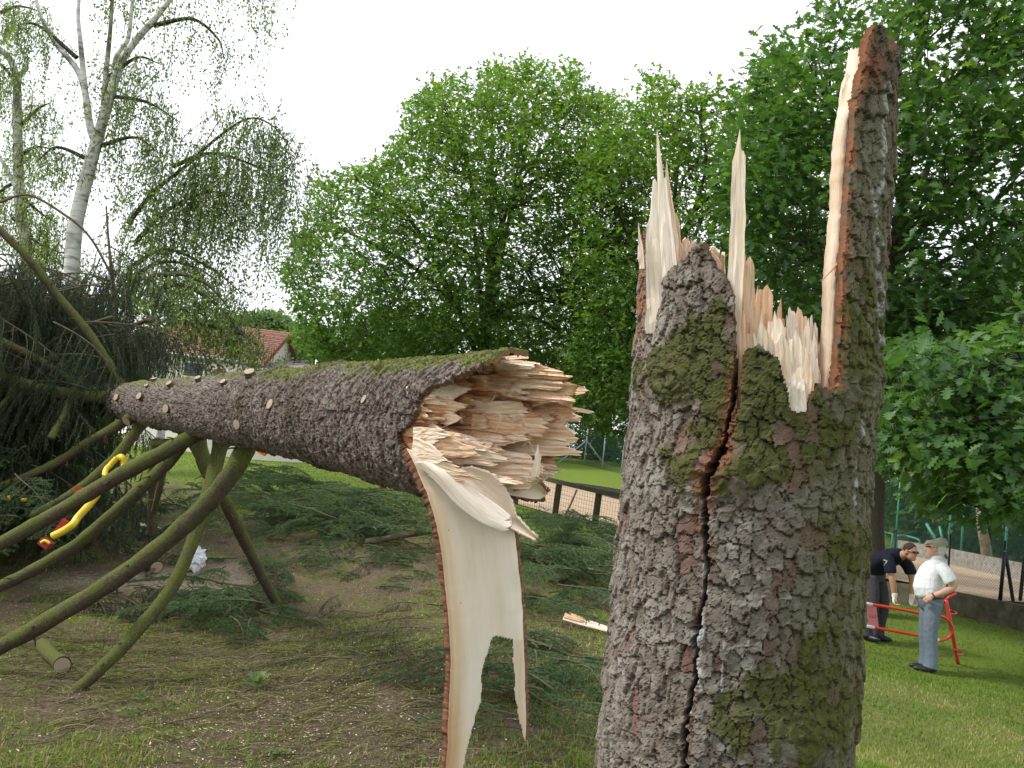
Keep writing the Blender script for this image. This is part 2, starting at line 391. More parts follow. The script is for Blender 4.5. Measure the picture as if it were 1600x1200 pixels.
# ================================================================ terrain
_cp = []
for (px, py, d) in [(-150, 1200, 4.5), (100, 1200, 4.4), (400, 1200, 4.6), (700, 1200, 4.5), (110, 1080, 5.9), (440, 960, 8.6), (0, 1010, 7.2), (200, 900, 9.6), (-150, 950, 8.4),
                    (560, 1000, 7.4), (750, 1000, 6.9), (900, 1000, 6.8), (850, 1150, 4.9), (350, 790, 14.5), (550, 800, 13), (660, 830, 11.5), (550, 735, 24), (420, 714, 45), (280, 700, 45),
                    (650, 765, 19), (900, 862, 13), (880, 813, 25), (950, 832, 20), (100, 800, 13), (-200, 760, 16), (100, 690, 40),
                    (1400, 1200, 7), (1600, 1200, 6.8), (1800, 1200, 7), (1440, 1050, 11.8), (1390, 1003, 13.3), (1600, 1100, 9.5), (1477, 957, 16.8), (1600, 985, 15.3), (1800, 1040, 13.2), (1385, 940, 18.4),
                    (1150, 1000, 10), (1150, 880, 19), (930, 745, 44), (930, 725, 54), (850, 718, 56), (1000, 740, 50), (700, 715, 55)]:
    _cp.append(P(px, py, d))
for (x, y, z) in [(0, 0, 0), (.5, 2, .02), (0, -6, -.1), (-7, -4, 0), (7, -4, -.3), (-10, 3, 0), (9, 3, -.3), (14, 30, .35), (14, 22, .3), (18, 36, .8), (10, 34, .5), (22, 14, .2), (25, 45, 3), (0, 70, 4), (30, 65, 5), (-25, 65, 2), (-30, 30, 1.6), (-30, 5, .8), (40, 0, 0), (0, -40, 0), (-40, -30, 0)]:
    _cp.append(np.array([x, y, z], float))
_cp = np.array(_cp)
def _phi(r2): return .5 * r2 * np.log(np.maximum(r2, 1e-9))
def _tps(c):
    n = len(c); K = _phi(((c[:, None, :2] - c[None, :, :2]) ** 2).sum(-1)) + np.eye(n) * .6
    Pm = np.hstack([np.ones((n, 1)), c[:, :2]]); A = np.block([[K, Pm], [Pm.T, np.zeros((3, 3))]])
    return np.linalg.solve(A, np.concatenate([c[:, 2], np.zeros(3)]))
_w = _tps(_cp)
def ground_z(x, y):
    x = np.atleast_1d(np.asarray(x, float)); y = np.atleast_1d(np.asarray(y, float)); out = np.zeros(x.shape); n = len(_cp)
    f = out.ravel(); X = x.ravel(); Y = y.ravel()
    for s in range(0, len(X), 20000):
        xs, ys = X[s:s + 20000], Y[s:s + 20000]
        r2 = (xs[:, None] - _cp[None, :, 0]) ** 2 + (ys[:, None] - _cp[None, :, 1]) ** 2
        f[s:s + 20000] = _phi(r2) @ _w[:n] + _w[n] + _w[n + 1] * xs + _w[n + 2] * ys
    z = f.reshape(x.shape); r = np.hypot(x, y); t = sst(45, 75, r)
    z = z * (1 - t) + t * (2.5 + 1.5 * sst(-.2, .8, y / np.maximum(r, 1)))
    return z + .03 * (fbm2(x * .9, y * .9, 3) - .5) * sst(30, 10, r)
def gz(x, y): return float(ground_z(x, y)[0])
def on_ground(px, py, d0=None):
    """where the view ray through a pixel meets the terrain"""
    ds = np.geomspace(3.0, 80, 900); pts = EYE + ds[:, None] * (_f + (px - 800) / FPX * CRT + (600 - py) / FPX * CUP)
    h = pts[:, 2] - ground_z(pts[:, 0], pts[:, 1]); k = np.where(h < 0)[0]
    i = k[0] if len(k) else len(ds) - 1
    p = pts[i].copy(); p[2] = gz(p[0], p[1]); return p

def gauss(px, py, c): return np.exp(-((px - c[0]) / c[2]) ** 2 - ((py - c[1]) / c[3]) ** 2)
def ground_masks(V):
    q, d = proj(V); px, py = q[:, 0], q[:, 1]; front = V[:, 1] > 2
    lawn = np.maximum(sst(11.5, 14.5, V[:, 1]), sst(1.1, 1.9, V[:, 0] - .02 * V[:, 1]))
    lawn = np.where(V[:, 0] < -4.5, np.minimum(lawn, sst(15, 20, V[:, 1])), lawn)
    lawn = np.maximum(lawn, .40)
    e = gauss(px, py, (600, 1130, 190, 60)) + .8 * gauss(px, py, (480, 1070, 130, 30)) + .6 * gauss(px, py, (90, 1110, 120, 25)) + .7 * gauss(px, py, (560, 900, 160, 40))
    lawn = np.where(front, lawn - .45 * e, lawn)
    saw = np.where(front & (V[:, 1] < 14), .95 * gauss(px, py, (190, 910, 170, 20)) + .85 * gauss(px, py, (350, 898, 120, 28)) + .6 * gauss(px, py, (260, 830, 90, 20)) + .35 * gauss(px, py, (130, 1105, 100, 20)) + .3 * gauss(px, py, (330, 1030, 110, 25)), 0)
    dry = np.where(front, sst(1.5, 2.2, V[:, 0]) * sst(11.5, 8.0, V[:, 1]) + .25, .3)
    return np.stack([np.clip(lawn, 0, 1), np.clip(saw, 0, 1), np.clip(dry, 0, 1)], 1)
_az = np.concatenate([np.linspace(-math.pi, -.75, 40)[:-1], np.linspace(-.75, .75, 330), np.linspace(.75, math.pi, 40)[1:-1]])
_rr = np.concatenate([[.3, 1.0, 2.0], np.geomspace(2.8, 60, 230), np.geomspace(66, 900, 22)])
A_, R_ = np.meshgrid(_az, _rr); X_ = (np.sin(A_) * R_).ravel(); Y_ = (np.cos(A_) * R_).ravel()
V_ = np.stack([X_, Y_, ground_z(X_, Y_)], 1); na = len(_az)
ii = np.arange(len(_rr) - 1)[:, None] * na; jj = np.arange(na)[None]; j2 = (jj + 1) % na
Q_ = np.stack([ii + jj, ii + na + jj, ii + na + j2, ii + j2], -1).reshape(-1, 4)[:, ::-1]
c0 = len(V_); V_ = np.vstack([V_, [[0, 0, gz(0, 0)]]]); T_ = np.stack([np.full(na, c0), np.arange(na), (np.arange(na) + 1) % na], 1)[:, ::-1]
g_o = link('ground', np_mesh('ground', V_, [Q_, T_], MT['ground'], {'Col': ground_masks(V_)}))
tag(g_o, 'lawn and littered bare earth sloping up behind the fallen tree', 'ground', kind='structure')

def loft(name, A, B, m, n=30, k=8, zoff=0.0, label=None, kind='structure', over=False):
    A = smooth_path(A, n); B = smooth_path(B, n); t = np.linspace(0, 1, k)[None, :, None]
    V = (A[:, None] * (1 - t) + B[:, None] * t).reshape(-1, 3)
    if over: V[:, 2] = np.maximum(V[:, 2], ground_z(V[:, 0], V[:, 1]) + zoff)
    i = np.arange(n - 1)[:, None] * k; j = np.arange(k - 1)[None]
    Q = np.stack([i + j, i + k + j, i + k + j + 1, i + j + 1], -1).reshape(-1, 4)
    o = mk(name, V, Q, m); return tag(o, label, name.split('_')[-1], kind=kind)
# gravel court: front edge (timber fence, then low wall) to back edge
CF = [P(700, 772, 31), P(830, 789, 28), P(930, 809, 25.6), P(1150, 856, 21.5), P(1392, 905, 18.3), P(1562, 942, 15.9), P(1700, 975, 14.2)]
CB = [P(700, 756, 42), P(830, 764, 41), P(970, 779, 38), P(1200, 822, 36), P(1400, 862, 33), P(1600, 908, 24.5), P(1760, 945, 20)]
for q in CF[:4] + CB[:3]: q[2] = gz(q[0], q[1]) + .03
loft('gravel_court', CF, CB, MT['sand'], 60, 14, .03, 'pale tan gravel sports court behind the fences', over=True)
loft('pale_path', [P(180, 700, 47), P(330, 703, 44), P(480, 716, 41), P(600, 736, 38)], [P(180, 692, 52), P(330, 695, 49), P(480, 706, 46), P(600, 724, 43)], MT['path'], 20, 4, .05, 'pale gravel path at the far end of the lawn', over=True)

# ---------------------------------------------------------------- walls and fences round the court
def wall_line(name, pts, h, th, m, label, cat, base_drop=.5, cap=0):
    p = smooth_path(pts, 24); b = MB()
    for i in range(len(p) - 1):
        a0, a1 = p[i].copy(), p[i + 1].copy(); a1 = a1 + (a1 - a0) * .01
        a0[2] += (h - base_drop) / 2; a1[2] += (h - base_drop) / 2
        V, Q = beam(a0, a1, th, h + base_drop); b.add(V, Q)
    return tag(b.build(name, m, smooth=False), label, cat)
_w0 = CF[3].copy(); _w0[2] = gz(_w0[0], _w0[1]) - .36
wall_line('retaining_wall', [_w0, P(1330, 935, 19.4), P(1385, 940, 18.4), P(1477, 957, 16.9), P(1600, 985, 15.3), P(1720, 1018, 14)], .40, .22, MT['wall_dark'], 'low dark mossy retaining wall along the foot of the gravel court', 'wall')
wall_line('court_back_wall', [P(1405, 864, 33), P(1480, 879, 29.5), P(1600, 908, 24.5), P(1760, 946, 20)], .45, .2, MT['concrete'], 'low grey concrete wall at the back of the gravel court', 'wall')
wall_line('backboard', [P(780, 759, 41.6), P(830, 764, 41), P(900, 770, 39.5), P(970, 781, 38), P(1060, 797, 37)], .42, .06, MT['blackboard'], 'low black board closing the far end of the gravel court', 'board', .1)

def wire_panel(b, A, B, h, step, r, diag=True, zlo=0.0):
    A = np.asarray(A, float); B = np.asarray(B, float); L = np.linalg.norm(B - A); n = max(2, int(L / step)); u = (B - A) / L; z = np.array([0, 0, 1.0])
    def wire(p, q):
        t = nrm(q - p); s = nrm(np.cross(t, np.cross(u, z))) * r; w = nrm(np.cross(t, s)) * r
        V = np.array([p + s, p - s * .5 + w * .87, p - s * .5 - w * .87, q + s, q - s * .5 + w * .87, q - s * .5 - w * .87])
        b.add(V, [(0, 1, 4, 3), (1, 2, 5, 4), (2, 0, 3, 5)])
    if diag:
        k = h
        for i in range(-int(k / step), n + 1):
            for sg in (1, -1):
                x0, x1 = i * step, i * step + k
                z0, z1 = (0, h) if sg > 0 else (h, 0)
                if x0 < 0: z0 = z0 + (z1 - z0) * (-x0 / k); x0 = 0
                if x1 > L: z1 = z0 + (z1 - z0) * ((L - x0) / (x1 - x0)); x1 = L
                if x1 - x0 > .02: wire(A + u * x0 + z * (z0 + zlo), A + u * x1 + z * (z1 + zlo))
    else:
        for i in range(n + 1): wire(A + u * min(i * step, L) + z * zlo, A + u * min(i * step, L) + z * (h + zlo))
        for i in range(int(h / step) + 1): wire(A + z * (zlo + i * step), B + z * (zlo + i * step))
def fence(name, pts, h, post_r, postm, wirem, label, step=.08, r=.002, diag=True, rail=None, nposts=None, square=False, lean=0.0, tops=True):
    root = thing(name, pts[0], label, 'fence')
    bw = MB()
    for i, p in enumerate(pts):
        p = np.asarray(p, float); q = p + np.array([lean * h, 0, h])
        if square: V, Q = beam(p - (0, 0, .3), q, post_r * 2, post_r * 2, (0, 1, 0)); mk('post', V, Q, postm, root, smooth=False)
        else: V, Q, T = tube([p - (0, 0, .3), (p + q) / 2, q], post_r, 8); mk('post', V, [Q, T], postm, root)
        if i: wire_panel(bw, pts[i - 1], p, h * .96, step, r, diag)
        if rail and i:
            a = np.asarray(pts[i - 1]) + (lean * h, 0, h + rail / 2); V, Q = beam(a, q + (0, 0, rail / 2), rail * 1.3, rail); mk('top_rail', V, Q, postm, root, smooth=False)
    bw.build('wire_mesh', wirem, root)
    return root
# timber post and rail fence in front of the court
tp = [P(805, 783, 28.6), P(868, 793, 27.0), P(930, 809, 25.6), P(1003, 824, 24.1), P(1080, 842, 22.6)]
for q in tp: q[2] = gz(q[0], q[1])
fence('timber_fence', tp, .92, .085, MT['timber'], MT['mesh_black'], 'brown timber post and rail fence with wire mesh at the lawn edge', .11, .0035, False, .13, square=True, lean=.03)
# green wire fence and braces on the grass bank beyond
gp = [P(x, y, d) for x, y, d in [(770, 728, 54), (812, 733, 53), (858, 738, 52), (888, 744, 51), (910, 747, 50.5), (938, 755, 49), (968, 764, 47.5), (1010, 775, 46), (1050, 787, 45)]]
for q in gp: q[2] = gz(q[0], q[1])
gf = fence('bank_fence', gp, 2.0, .04, MT['grey_metal'], MT['mesh_green'], 'tall green wire fence with grey posts crossing the grass bank', .16, .008, True)
for dx in (-1.5, 1.2):
    a = gp[4] + np.array([0, 0, 1.35]); b_ = gp[4] + np.array([dx, -.6, 0]); b_[2] = gz(b_[0], b_[1])
    V, Q, T = tube([a, b_], .045, 8); mk('brace', V, [Q, T], MT['grey_metal'], gf)
bp2 = [P(x, y, d) for x, y, d in [(740, 715, 62), (840, 722, 60), (900, 730, 59), (980, 745, 57), (1080, 770, 55)]]
for q in bp2: q[2] = gz(q[0], q[1])
fence('far_fence', bp2, 2.9, .04, MT['mesh_green'], MT['mesh_green'], 'second green wire fence at the edge of the wood above the bank', .2, .010, True)
# green fence and gate on the back wall at the right
rp = [P(x, y, d) for x, y, d in [(1300, 842, 37), (1352, 852, 35.2), (1398, 861, 33.2), (1480, 879, 29.5), (1500, 884, 28.6), (1533, 892, 27.2), (1568, 900, 25.8), (1610, 910, 24.3), (1700, 932, 21.8)]]
rf = fence('court_fence', rp, 2.7, .035, MT['green_metal'], MT['mesh_green'], 'green steel post and wire fence on the back wall of the court', .13, .005, True)
for (a, b_) in [((1468, 822, 29.8), (1479, 874, 29.6))]:
    V, Q, T = tube([P(*a) , P(*b_)], .04, 8); mk('brace', V, [Q, T], MT['green_metal'], rf)
V, Q, T = tube([P(1447, 818, 29.6), P(1480, 873, 29.2)], .045, 8); mk('brace', V, [Q, T], MT['green_metal'], rf)
gt = thing('steel_gate', P(1400, 880, 32), 'green tubular steel gate standing at the back of the court', 'gate')
V, Q, T = tube(smooth_path([P(1401, 868, 32), P(1401, 842, 32), P(1405, 837, 32), P(1418, 838, 32), P(1434, 843, 31.6), P(1437, 848, 31.5), P(1433, 872, 31.5), P(1428, 876, 31.5), P(1416, 874, 31.8), P(1402, 870, 32)], 60), .04, 8); mk('gate_frame', V, [Q, T], MT['green_metal'], gt)
V, Q, T = tube([P(1400, 856, 32), P(1434, 861, 31.5)], .025, 8); mk('cross_bar', V, [Q, T], MT['green_metal'], gt)
g2 = thing('side_gate', P(1370, 870, 32.5), 'green mesh panel gate beside the broken trunk', 'gate')
V, Q, T = tube([P(1362, 866, 33), P(1368, 829, 33), P(1395, 834, 32.6), P(1391, 872, 32.4)], .04, 8); mk('gate_frame', V, [Q, T], MT['green_metal'], g2)
for yy in (840, 848, 856):
    V, Q, T = tube([P(1366, yy - 1, 33), P(1393, yy + 5, 32.6)], .02, 6); mk('cross_bar', V, [Q, T], MT['green_metal'], g2)
# dark chain-link fence on the retaining wall, with A-shaped black frame
wl = smooth_path([P(1345, 937, 19.0), P(1392, 941, 18.2), P(1477, 957, 16.9), P(1562, 976, 15.8), P(1650, 998, 14.8)], 5)
wl = [w + np.array([0, 0, .42]) for w in wl]
fence('chain_link_fence', wl, 1.0, .018, MT['black_metal'], MT['mesh_black'], 'fine dark chain link fence standing on the low wall', .055, .0016, True)
fr = thing('goal_frame', P(1575, 940, 15.6), 'black A shaped steel frame behind the chain link fence', 'frame')
for a, b_ in [((1562, 943, 15.9), (1570, 862, 15.7)), ((1583, 940, 16.0), (1571, 862, 15.7)), ((1594, 938, 16.2), (1601, 870, 16.0))]:
    V, Q, T = tube([P(*a), P(*b_)], .032, 8); mk('leg', V, [Q, T], MT['black_metal'], fr)
V, Q = beam(P(1570, 941, 15.9), P(1640, 946, 15.6), .12, .05); mk('base_bar', V, Q, MT['black_metal'], fr, smooth=False)

# ---------------------------------------------------------------- house
def house():
    root = thing('white_house', P(350, 640, 42), 'white rendered house with red tiled gable roof behind the birch', 'house')
    Pn = P
    # front wall corners (left, right) and gable end running back to the right
    LF, RF = Pn(230, 551, 39.5), Pn(404, 563, 39.5)      # eave line of the long front
    RB = Pn(462, 569, 46)                                # far eave of the gable end
    zb = 1.2
    dL = RB - RF; LB = LF + dL
    mid = (RF + RB) / 2; ap = mid + np.array([0, 0, .0]); rise = 1.05
    ap[2] = max(RF[2], RB[2]) + rise; apL = (LF + LB) / 2; apL[2] = ap[2]
    for q in (LF, RF, RB, LB): q[2] = RF[2]
    def q4(name, pts, m, th=.0, par=root):
        V = np.array(pts); n = nrm(np.cross(V[1] - V[0], V[2] - V[0])); V2 = V - n * th
        Q = [(0, 1, 2, 3), (7, 6, 5, 4), (0, 4, 5, 1), (1, 5, 6, 2), (2, 6, 7, 3), (3, 7, 4, 0)]
        return mk(name, np.vstack([V, V2]), np.array(Q), m, par, smooth=False)
    dn = lambda p: np.array([p[0], p[1], zb])
    q4('wall', [LF, RF, dn(RF), dn(LF)], MT['plaster'], -.2)
    V = np.array([RF, ap, RB, dn(RB), dn(RF)]); n = nrm(np.cross(RB - RF, [0, 0, 1])); V2 = V - n * -.15
    mk('gable_wall', np.vstack([V, V2]), [np.array([(0, 1, 6, 5), (1, 2, 7, 6), (2, 3, 8, 7), (3, 4, 9, 8), (4, 0, 5, 9), (0, 4, 3, 2), (5, 7, 8, 9)]), np.array([(0, 2, 1), (5, 6, 7)])], MT['plaster'], root, smooth=False)
    o = nrm(RF - LF) * .35; f = nrm(RF - RB) * .4; s1 = (RF - ap) * .10; s2 = (RB - ap) * .10; up = np.array([0, 0, .06])
    r1 = q4('roof', [apL - o + up, ap + o + up, RF + o + s1 + up, LF - o + s1 + up], MT['tile_red'], -.1)
    r2 = q4('roof', [ap + o + up, apL - o + up, LB - o + s2 + up, RB + o + s2 + up], MT['tile_red'], -.1)
    # tile courses along the slope
    for k in range(1, 9):
        t = k / 9; a = (apL - o) * (1 - t) + (LF - o + s1) * t + up; b = (ap + o) * (1 - t) + (RF + o + s1) * t + up
        V, Q = beam(a + (0, 0, .10), b + (0, 0, .10), .10, .05); mk('tile_course', V, Q, MT['tile_red'], r1, smooth=False)
    V, Q = beam(ap + o * 1.02, RF + o * 1.02 + s1, .05, .24); mk('verge_board', V, Q, MT['red_wood'], root, smooth=False)
    V, Q = beam(ap + o * 1.02, RB + o * 1.02 + s2, .05, .24); mk('verge_board', V, Q, MT['red_wood'], root, smooth=False)
    V, Q, T = tube([LF - o + s1 * 1.3, RF + o + s1 * 1.3], .07, 8); mk('gutter', V, [Q, T], MT['grey_metal'], root)
    # window on the long side
    u = nrm(RF - LF); c = LF + u * 2.1 + np.array([0, 0, -.75]); nn = nrm(np.cross([0, 0, 1.0], u)); nn = nn if nn[1] < 0 else -nn
    R = np.stack([u, nn, np.array([0, 0, 1.0])], 1)
    V, Q = box(c + nn * .03, (.95, .12, .7), R); w = mk('window', V, Q, MT['white_paint'], root, smooth=False)
    V, Q = box(c + nn * .09, (.8, .04, .55), R); mk('pane', V, Q, MT['glass_dark'], w, smooth=False)
    # lower lean-to roof in front of the gable
    a = Pn(325, 574, 37.5); b = Pn(480, 566, 44); a2 = Pn(330, 585, 36.0); b2 = Pn(520, 588, 40)
    lr = q4('lower_roof', [a, b, b2, a2], MT['tile_grey'], .1)
    for k in range(1, 6):
        t = k / 6; V, Q = beam(a * (1 - t) + a2 * t + (0, 0, .06), b * (1 - t) + b2 * t + (0, 0, .06), .1, .05); mk('tile_course', V, Q, MT['tile_grey'], lr, smooth=False)
    q4('lower_wall', [a2 + (0.2, 0.2, -.1), b2 + (-.3, .2, -.1), np.array([b2[0] - .3, b2[1] + .2, zb]), np.array([a2[0] + .2, a2[1] + .2, zb])], MT['plaster'], -.2)
    V, Q, T = tube([Pn(492, 595, 40), Pn(495, 562, 40)], .06, 8); mk('flue', V, [Q, T], MT['white_paint'], root)
house()
# ================================================================ bark relief shared by stump and fallen trunk
def bark_relief(u, v, seed, cu=.030, cv=.040, amp=1.0):
    """loose overlapping scales: each plate has its own level and tilt, ragged edges, narrow cracks"""
    wu = .030 * (fbm2(u * 24, v * 20, seed + 5, 3) - .5) + .016 * (fbm2(u * 110, v * 90, seed + 6, 3) - .5)
    wv = .034 * (fbm2(u * 20, v * 22, seed + 7, 3) - .5) + .018 * (fbm2(u * 95, v * 100, seed + 8, 3) - .5)
    F1, F2, r, dx, dy = worley((u + wu) / cu, (v + wv) / cv, seed)
    G1, G2, r2, ex, ey = worley((u + wu * 1.1) / (cu * .5), (v + wv * 1.1) / (cv * .5), seed + 40)
    e = sst(.0, .11, F2 - F1); e2 = sst(.0, .16, G2 - G1)
    ra = (r * 7.13) % 1.0; rb = (r2 * 5.71) % 1.0
    flake = (r > .88).astype(float) * sst(.25, .5, fbm2(u * 9, v * 9, seed + 12))
    crk = (1 - e) * sst(.24, .50, fbm2(u * 34, v * 17, seed + 13, 2) + .15)
    h = .0075 * r - .0070 * dy * ra + .004 * dx * (ra - .5)
    h = h + .0030 * r2 - .0032 * ey * rb
    h = h * (1 - .55 * flake) - .0050 * crk - .0016 * (1 - e2) - flake * .003
    h = h + .0012 * (fbm2(u * 150, v * 150, seed + 9, 3) - .5) + .014 * (fbm2(u * 7, v * 5, seed + 10, 3) - .5)
    return h * amp, 1 - crk, e2, r, r2, flake
def bark_color(u, v, e, e2, r, r2, flake, seed, grey=(.205, .184, .160), brown=(.105, .084, .064)):
    g = np.array(grey); b = np.array(brown); cr = np.array((.050, .029, .021)); red = np.array((.150, .080, .062))
    t = np.clip(.20 + .65 * r2 + .8 * (fbm2(u * 13, v * 10, seed + 20) - .5) + .25 * (r - .5), 0, 1)[:, None]
    c = b * (1 - t) + g * t
    c = c * (.72 + .56 * fbm2(u * 70, v * 55, seed + 21)[:, None])
    pale = sst(.52, .72, fbm2(u * 34, v * 28, seed + 22))[:, None] * .40
    c = c * (1 - pale) + np.array((.29, .28, .245)) * pale
    rd = sst(.58, .72, fbm2(u * 16, v * 10, seed + 24))[:, None] * .40
    c = c * (1 - rd) + np.array((.14, .098, .078)) * rd
    fl = flake[:, None] * .75; c = c * (1 - fl) + red * fl
    k = np.clip((1 - e) * .95 + (1 - e2) * .22, 0, 1)[:, None]
    return c * (1 - k) + cr * k
def pdist(px, py, line):
    """distance to a polyline, all in photo pixels"""
    L = np.asarray(line, float); best = np.full(px.shape, 1e9)
    for a, b in zip(L[:-1], L[1:]):
        d = b - a; t = np.clip(((px - a[0]) * d[0] + (py - a[1]) * d[1]) / (d @ d), 0, 1)
        best = np.minimum(best, np.hypot(px - a[0] - t * d[0], py - a[1] - t * d[1]))
    return best
def grid_quads(n, k, wrap=False):
    i = np.arange(n - 1)[:, None] * k; j = np.arange(k if wrap else k - 1)[None]; j2 = (j + 1) % k
    return np.stack([i + j, i + j2, i + k + j2, i + k + j], -1).reshape(-1, 4)
def rim_walls(V, Q, inward):
    """close the open edge of a cut shell with a band reaching inwards; returns new verts, quads and source ids"""
    E = np.concatenate([Q[:, [0, 1]], Q[:, [1, 2]], Q[:, [2, 3]], Q[:, [3, 0]]]); key = np.sort(E, 1)
    _, idx, cnt = np.unique(key, axis=0, return_index=True, return_counts=True)
    B = E[idx[cnt == 1]]; vs = np.unique(B); mp = {v: i + len(V) for i, v in enumerate(vs)}
    nq = np.array([(b, a, mp[a], mp[b]) for a, b in B]) if len(B) else np.zeros((0, 4), int)
    return V[vs] + inward[vs], nq, vs

# ================================================================ the broken stump
D_ST = 2.0
ST_A, ST_B = P(1128, 1200, D_ST), P(1175, 600, D_ST)
ST_AX = nrm(ST_B - ST_A)
_e2 = EYE - ST_B; _e2 = _e2 - ST_AX * (_e2 @ ST_AX); ST_F = nrm(_e2); ST_R = nrm(np.cross(ST_AX, ST_F)); ST_R = ST_R if ST_R[0] > 0 else -ST_R
_zA = ST_A[2]
def st_axis(z): return ST_A + ST_AX * ((z - _zA) / ST_AX[2])[..., None]
ST_BASE = st_axis(np.array([0.0]))[0]
def st_rad(z): return .258 - .010 * (z - 1.1) + .06 * np.exp(-np.maximum(z + .05, 0) / .35)
STUMP = thing('broken_stump', (ST_BASE[0], ST_BASE[1], 0), 'tall snapped spruce stump with splintered pale top and mossy scaly bark', 'tree stump')
RIM = np.array([(900, 352), (1003, 350), (1010, 346), (1016, 380), (1021, 440), (1034, 443), (1046, 425), (1060, 414), (1074, 400), (1084, 386), (1100, 382), (1112, 400), (1118, 416), (1131, 430), (1141, 452), (1147, 468), (1149, 540), (1152, 640),
                (1156, 640), (1160, 556), (1168, 545), (1186, 540), (1205, 548), (1216, 560), (1226, 604), (1236, 640), (1262, 645), (1270, 612), (1283, 600), (1292, 613), (1300, 602), (1306, 560), (1312, 450), (1323, 330), (1331, 200),
                (1337, 150), (1345, 112), (1356, 64), (1362, 44), (1380, 42), (1386, 66), (1392, 100), (1397, 74), (1410, 72), (1440, 90)], float)
CRACK = [(1152, 545), (1148, 600), (1138, 660), (1134, 690), (1122, 715), (1106, 755), (1101, 790), (1104, 850), (1106, 905), (1096, 955), (1088, 985), (1086, 1060), (1074, 1120), (1070, 1200), (1064, 1320), (1068, 1500)]
KNOTS = [(1098, 744, 62, 52, 1.0), (1170, 736, 52, 42, .7), (1046, 592, 52, 44, .9), (1342, 602, 38, 44, .9), (1252, 1160, 56, 48, .8), (1326, 842, 26, 24, .5), (1290, 760, 14, 14, .4), (962, 1130, 26, 40, .6)]
MOSSB = [(1100, 560, 75, 80, .75), (1040, 590, 60, 50, .6), (1205, 600, 75, 80, .8), (1330, 540, 70, 120, .55), (1170, 700, 90, 70, .75), (1105, 745, 90, 55, .75), (1250, 690, 110, 90, .55), (1110, 500, 40, 50, .5), (1260, 1120, 90, 90, .7), (1180, 1090, 60, 80, .5), (1320, 850, 50, 60, .6), (1300, 1000, 80, 160, .5), (1130, 1150, 40, 60, .5), (1340, 420, 40, 120, .35)]
def build_stump():
    z = np.concatenate([np.linspace(-.12, .95, 46)[:-1], np.arange(.95, 2.78, .0031)])
    th = np.concatenate([np.linspace(-math.pi, -1.85, 34)[:-1], np.linspace(-1.85, 1.85, 330), np.linspace(1.85, math.pi, 34)[1:-1]])
    Z, TH = np.meshgrid(z, th, indexing='ij'); shp = Z.shape; Z = Z.ravel(); TH = TH.ravel()
    R = st_rad(Z); u = TH * .27; v = Z
    base = st_axis(Z); dirv = np.sin(TH)[:, None] * ST_R + np.cos(TH)[:, None] * ST_F
    q, _ = proj(base + dirv * R[:, None]); px, py = q[:, 0], q[:, 1]
    fr = np.abs(TH) < 1.75
    # knots bend the plates around them
    ks = np.zeros(len(Z)); kh = np.zeros(len(Z)); kc = np.full(len(Z), 9.0)
    for (cx, cy, rx, ry, s) in KNOTS:
        rho = np.hypot((px - cx) / rx, (py - cy) / ry); rho = np.where(fr, rho, 9)
        w = np.exp(-(rho / 1.05) ** 4) * min(1, s + .2); ks = np.maximum(ks, w); kc = np.minimum(kc, rho)
        an = np.arctan2(py - cy, px - cx)
        kh = kh + s * (.022 * np.exp(-(rho / .85) ** 2) - .014 * np.exp(-(rho / .22) ** 2) + .0030 * np.sin(rho * 17 + 1.6 * np.sin(an * 2 + cx) + 9 * fbm2(px / 26, py / 26, 77) + 3 * fbm2(px / 7, py / 7, 78)) * w * (.4 + .6 * fbm2(px / 30, py / 30, 79)))
    # the left flank carries narrower, upright plates
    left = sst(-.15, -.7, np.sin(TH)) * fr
    hA, eA, e2A, rA, r2A, fA = bark_relief(u, v, 3)
    hB, eB, e2B, rB, r2B, fB = bark_relief(u, v, 9, .023, .050, 1.15)
    mixs = (left > .5 + .3 * (fbm2(u * 20, v * 14, 2) - .5))
    h, e, e2, r, r2, fl = [np.where(mixs, b, a) for a, b in ((hA, hB), (eA, eB), (e2A, e2B), (rA, rB), (r2A, r2B), (fA, fB))]
    h = h * (1 - .5 * ks) + kh
    col = bark_color(u, v, np.maximum(e, ks * .8), np.maximum(e2, ks), r, r2, fl * (1 - ks), 3)
    col = col * (1 + .25 * left[:, None])                                   # light from the left, brightened into the bark colour of this flank
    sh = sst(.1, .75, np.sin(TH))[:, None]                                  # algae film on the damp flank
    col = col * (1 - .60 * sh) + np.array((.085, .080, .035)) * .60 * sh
    # moss
    mb = np.zeros(len(Z))
    for (cx, cy, rx, ry, a) in MOSSB: mb += a * np.exp(-((px - cx) / rx) ** 2 - ((py - cy) / ry) ** 2)
    mb = np.where(fr, mb, .3)
    mm = sst(.50, .74, np.minimum(mb, 1.0) + .9 * (fbm2(u * 26, v * 22, 31) - .5) + .22 * (r - .5) + .12 * (e - .5)) * (1 - fl) * (.35 + .65 * e)
    mcol = np.array((.046, .058, .010)) * (.55 + 1.15 * fbm2(u * 160, v * 160, 33, 3)[:, None]) * np.array((1.15, 1.0, 1.0)) ** (2 * fbm2(u * 12, v * 12, 35)[:, None])
    col = col * (1 - .88 * mm[:, None]) + mcol * .88 * mm[:, None]
    h = h + mm * (.0012 + .0018 * fbm2(u * 240, v * 240, 36, 2))
    # crack
    cd = np.where(fr, pdist(px + 7 * (fbm2(px / 9, py / 9, 51) - .5) * 2, py, CRACK), 99)
    wd = 2.4 + 3.4 * fbm2(py / 45, py * 0, 52); wd = np.where((py > 700) & (py < 775), wd + 3.0, wd); wd = wd * sst(535, 560, py)
    op = sst(1.0, .35, cd / np.maximum(wd, .1))
    h = h - .062 * op
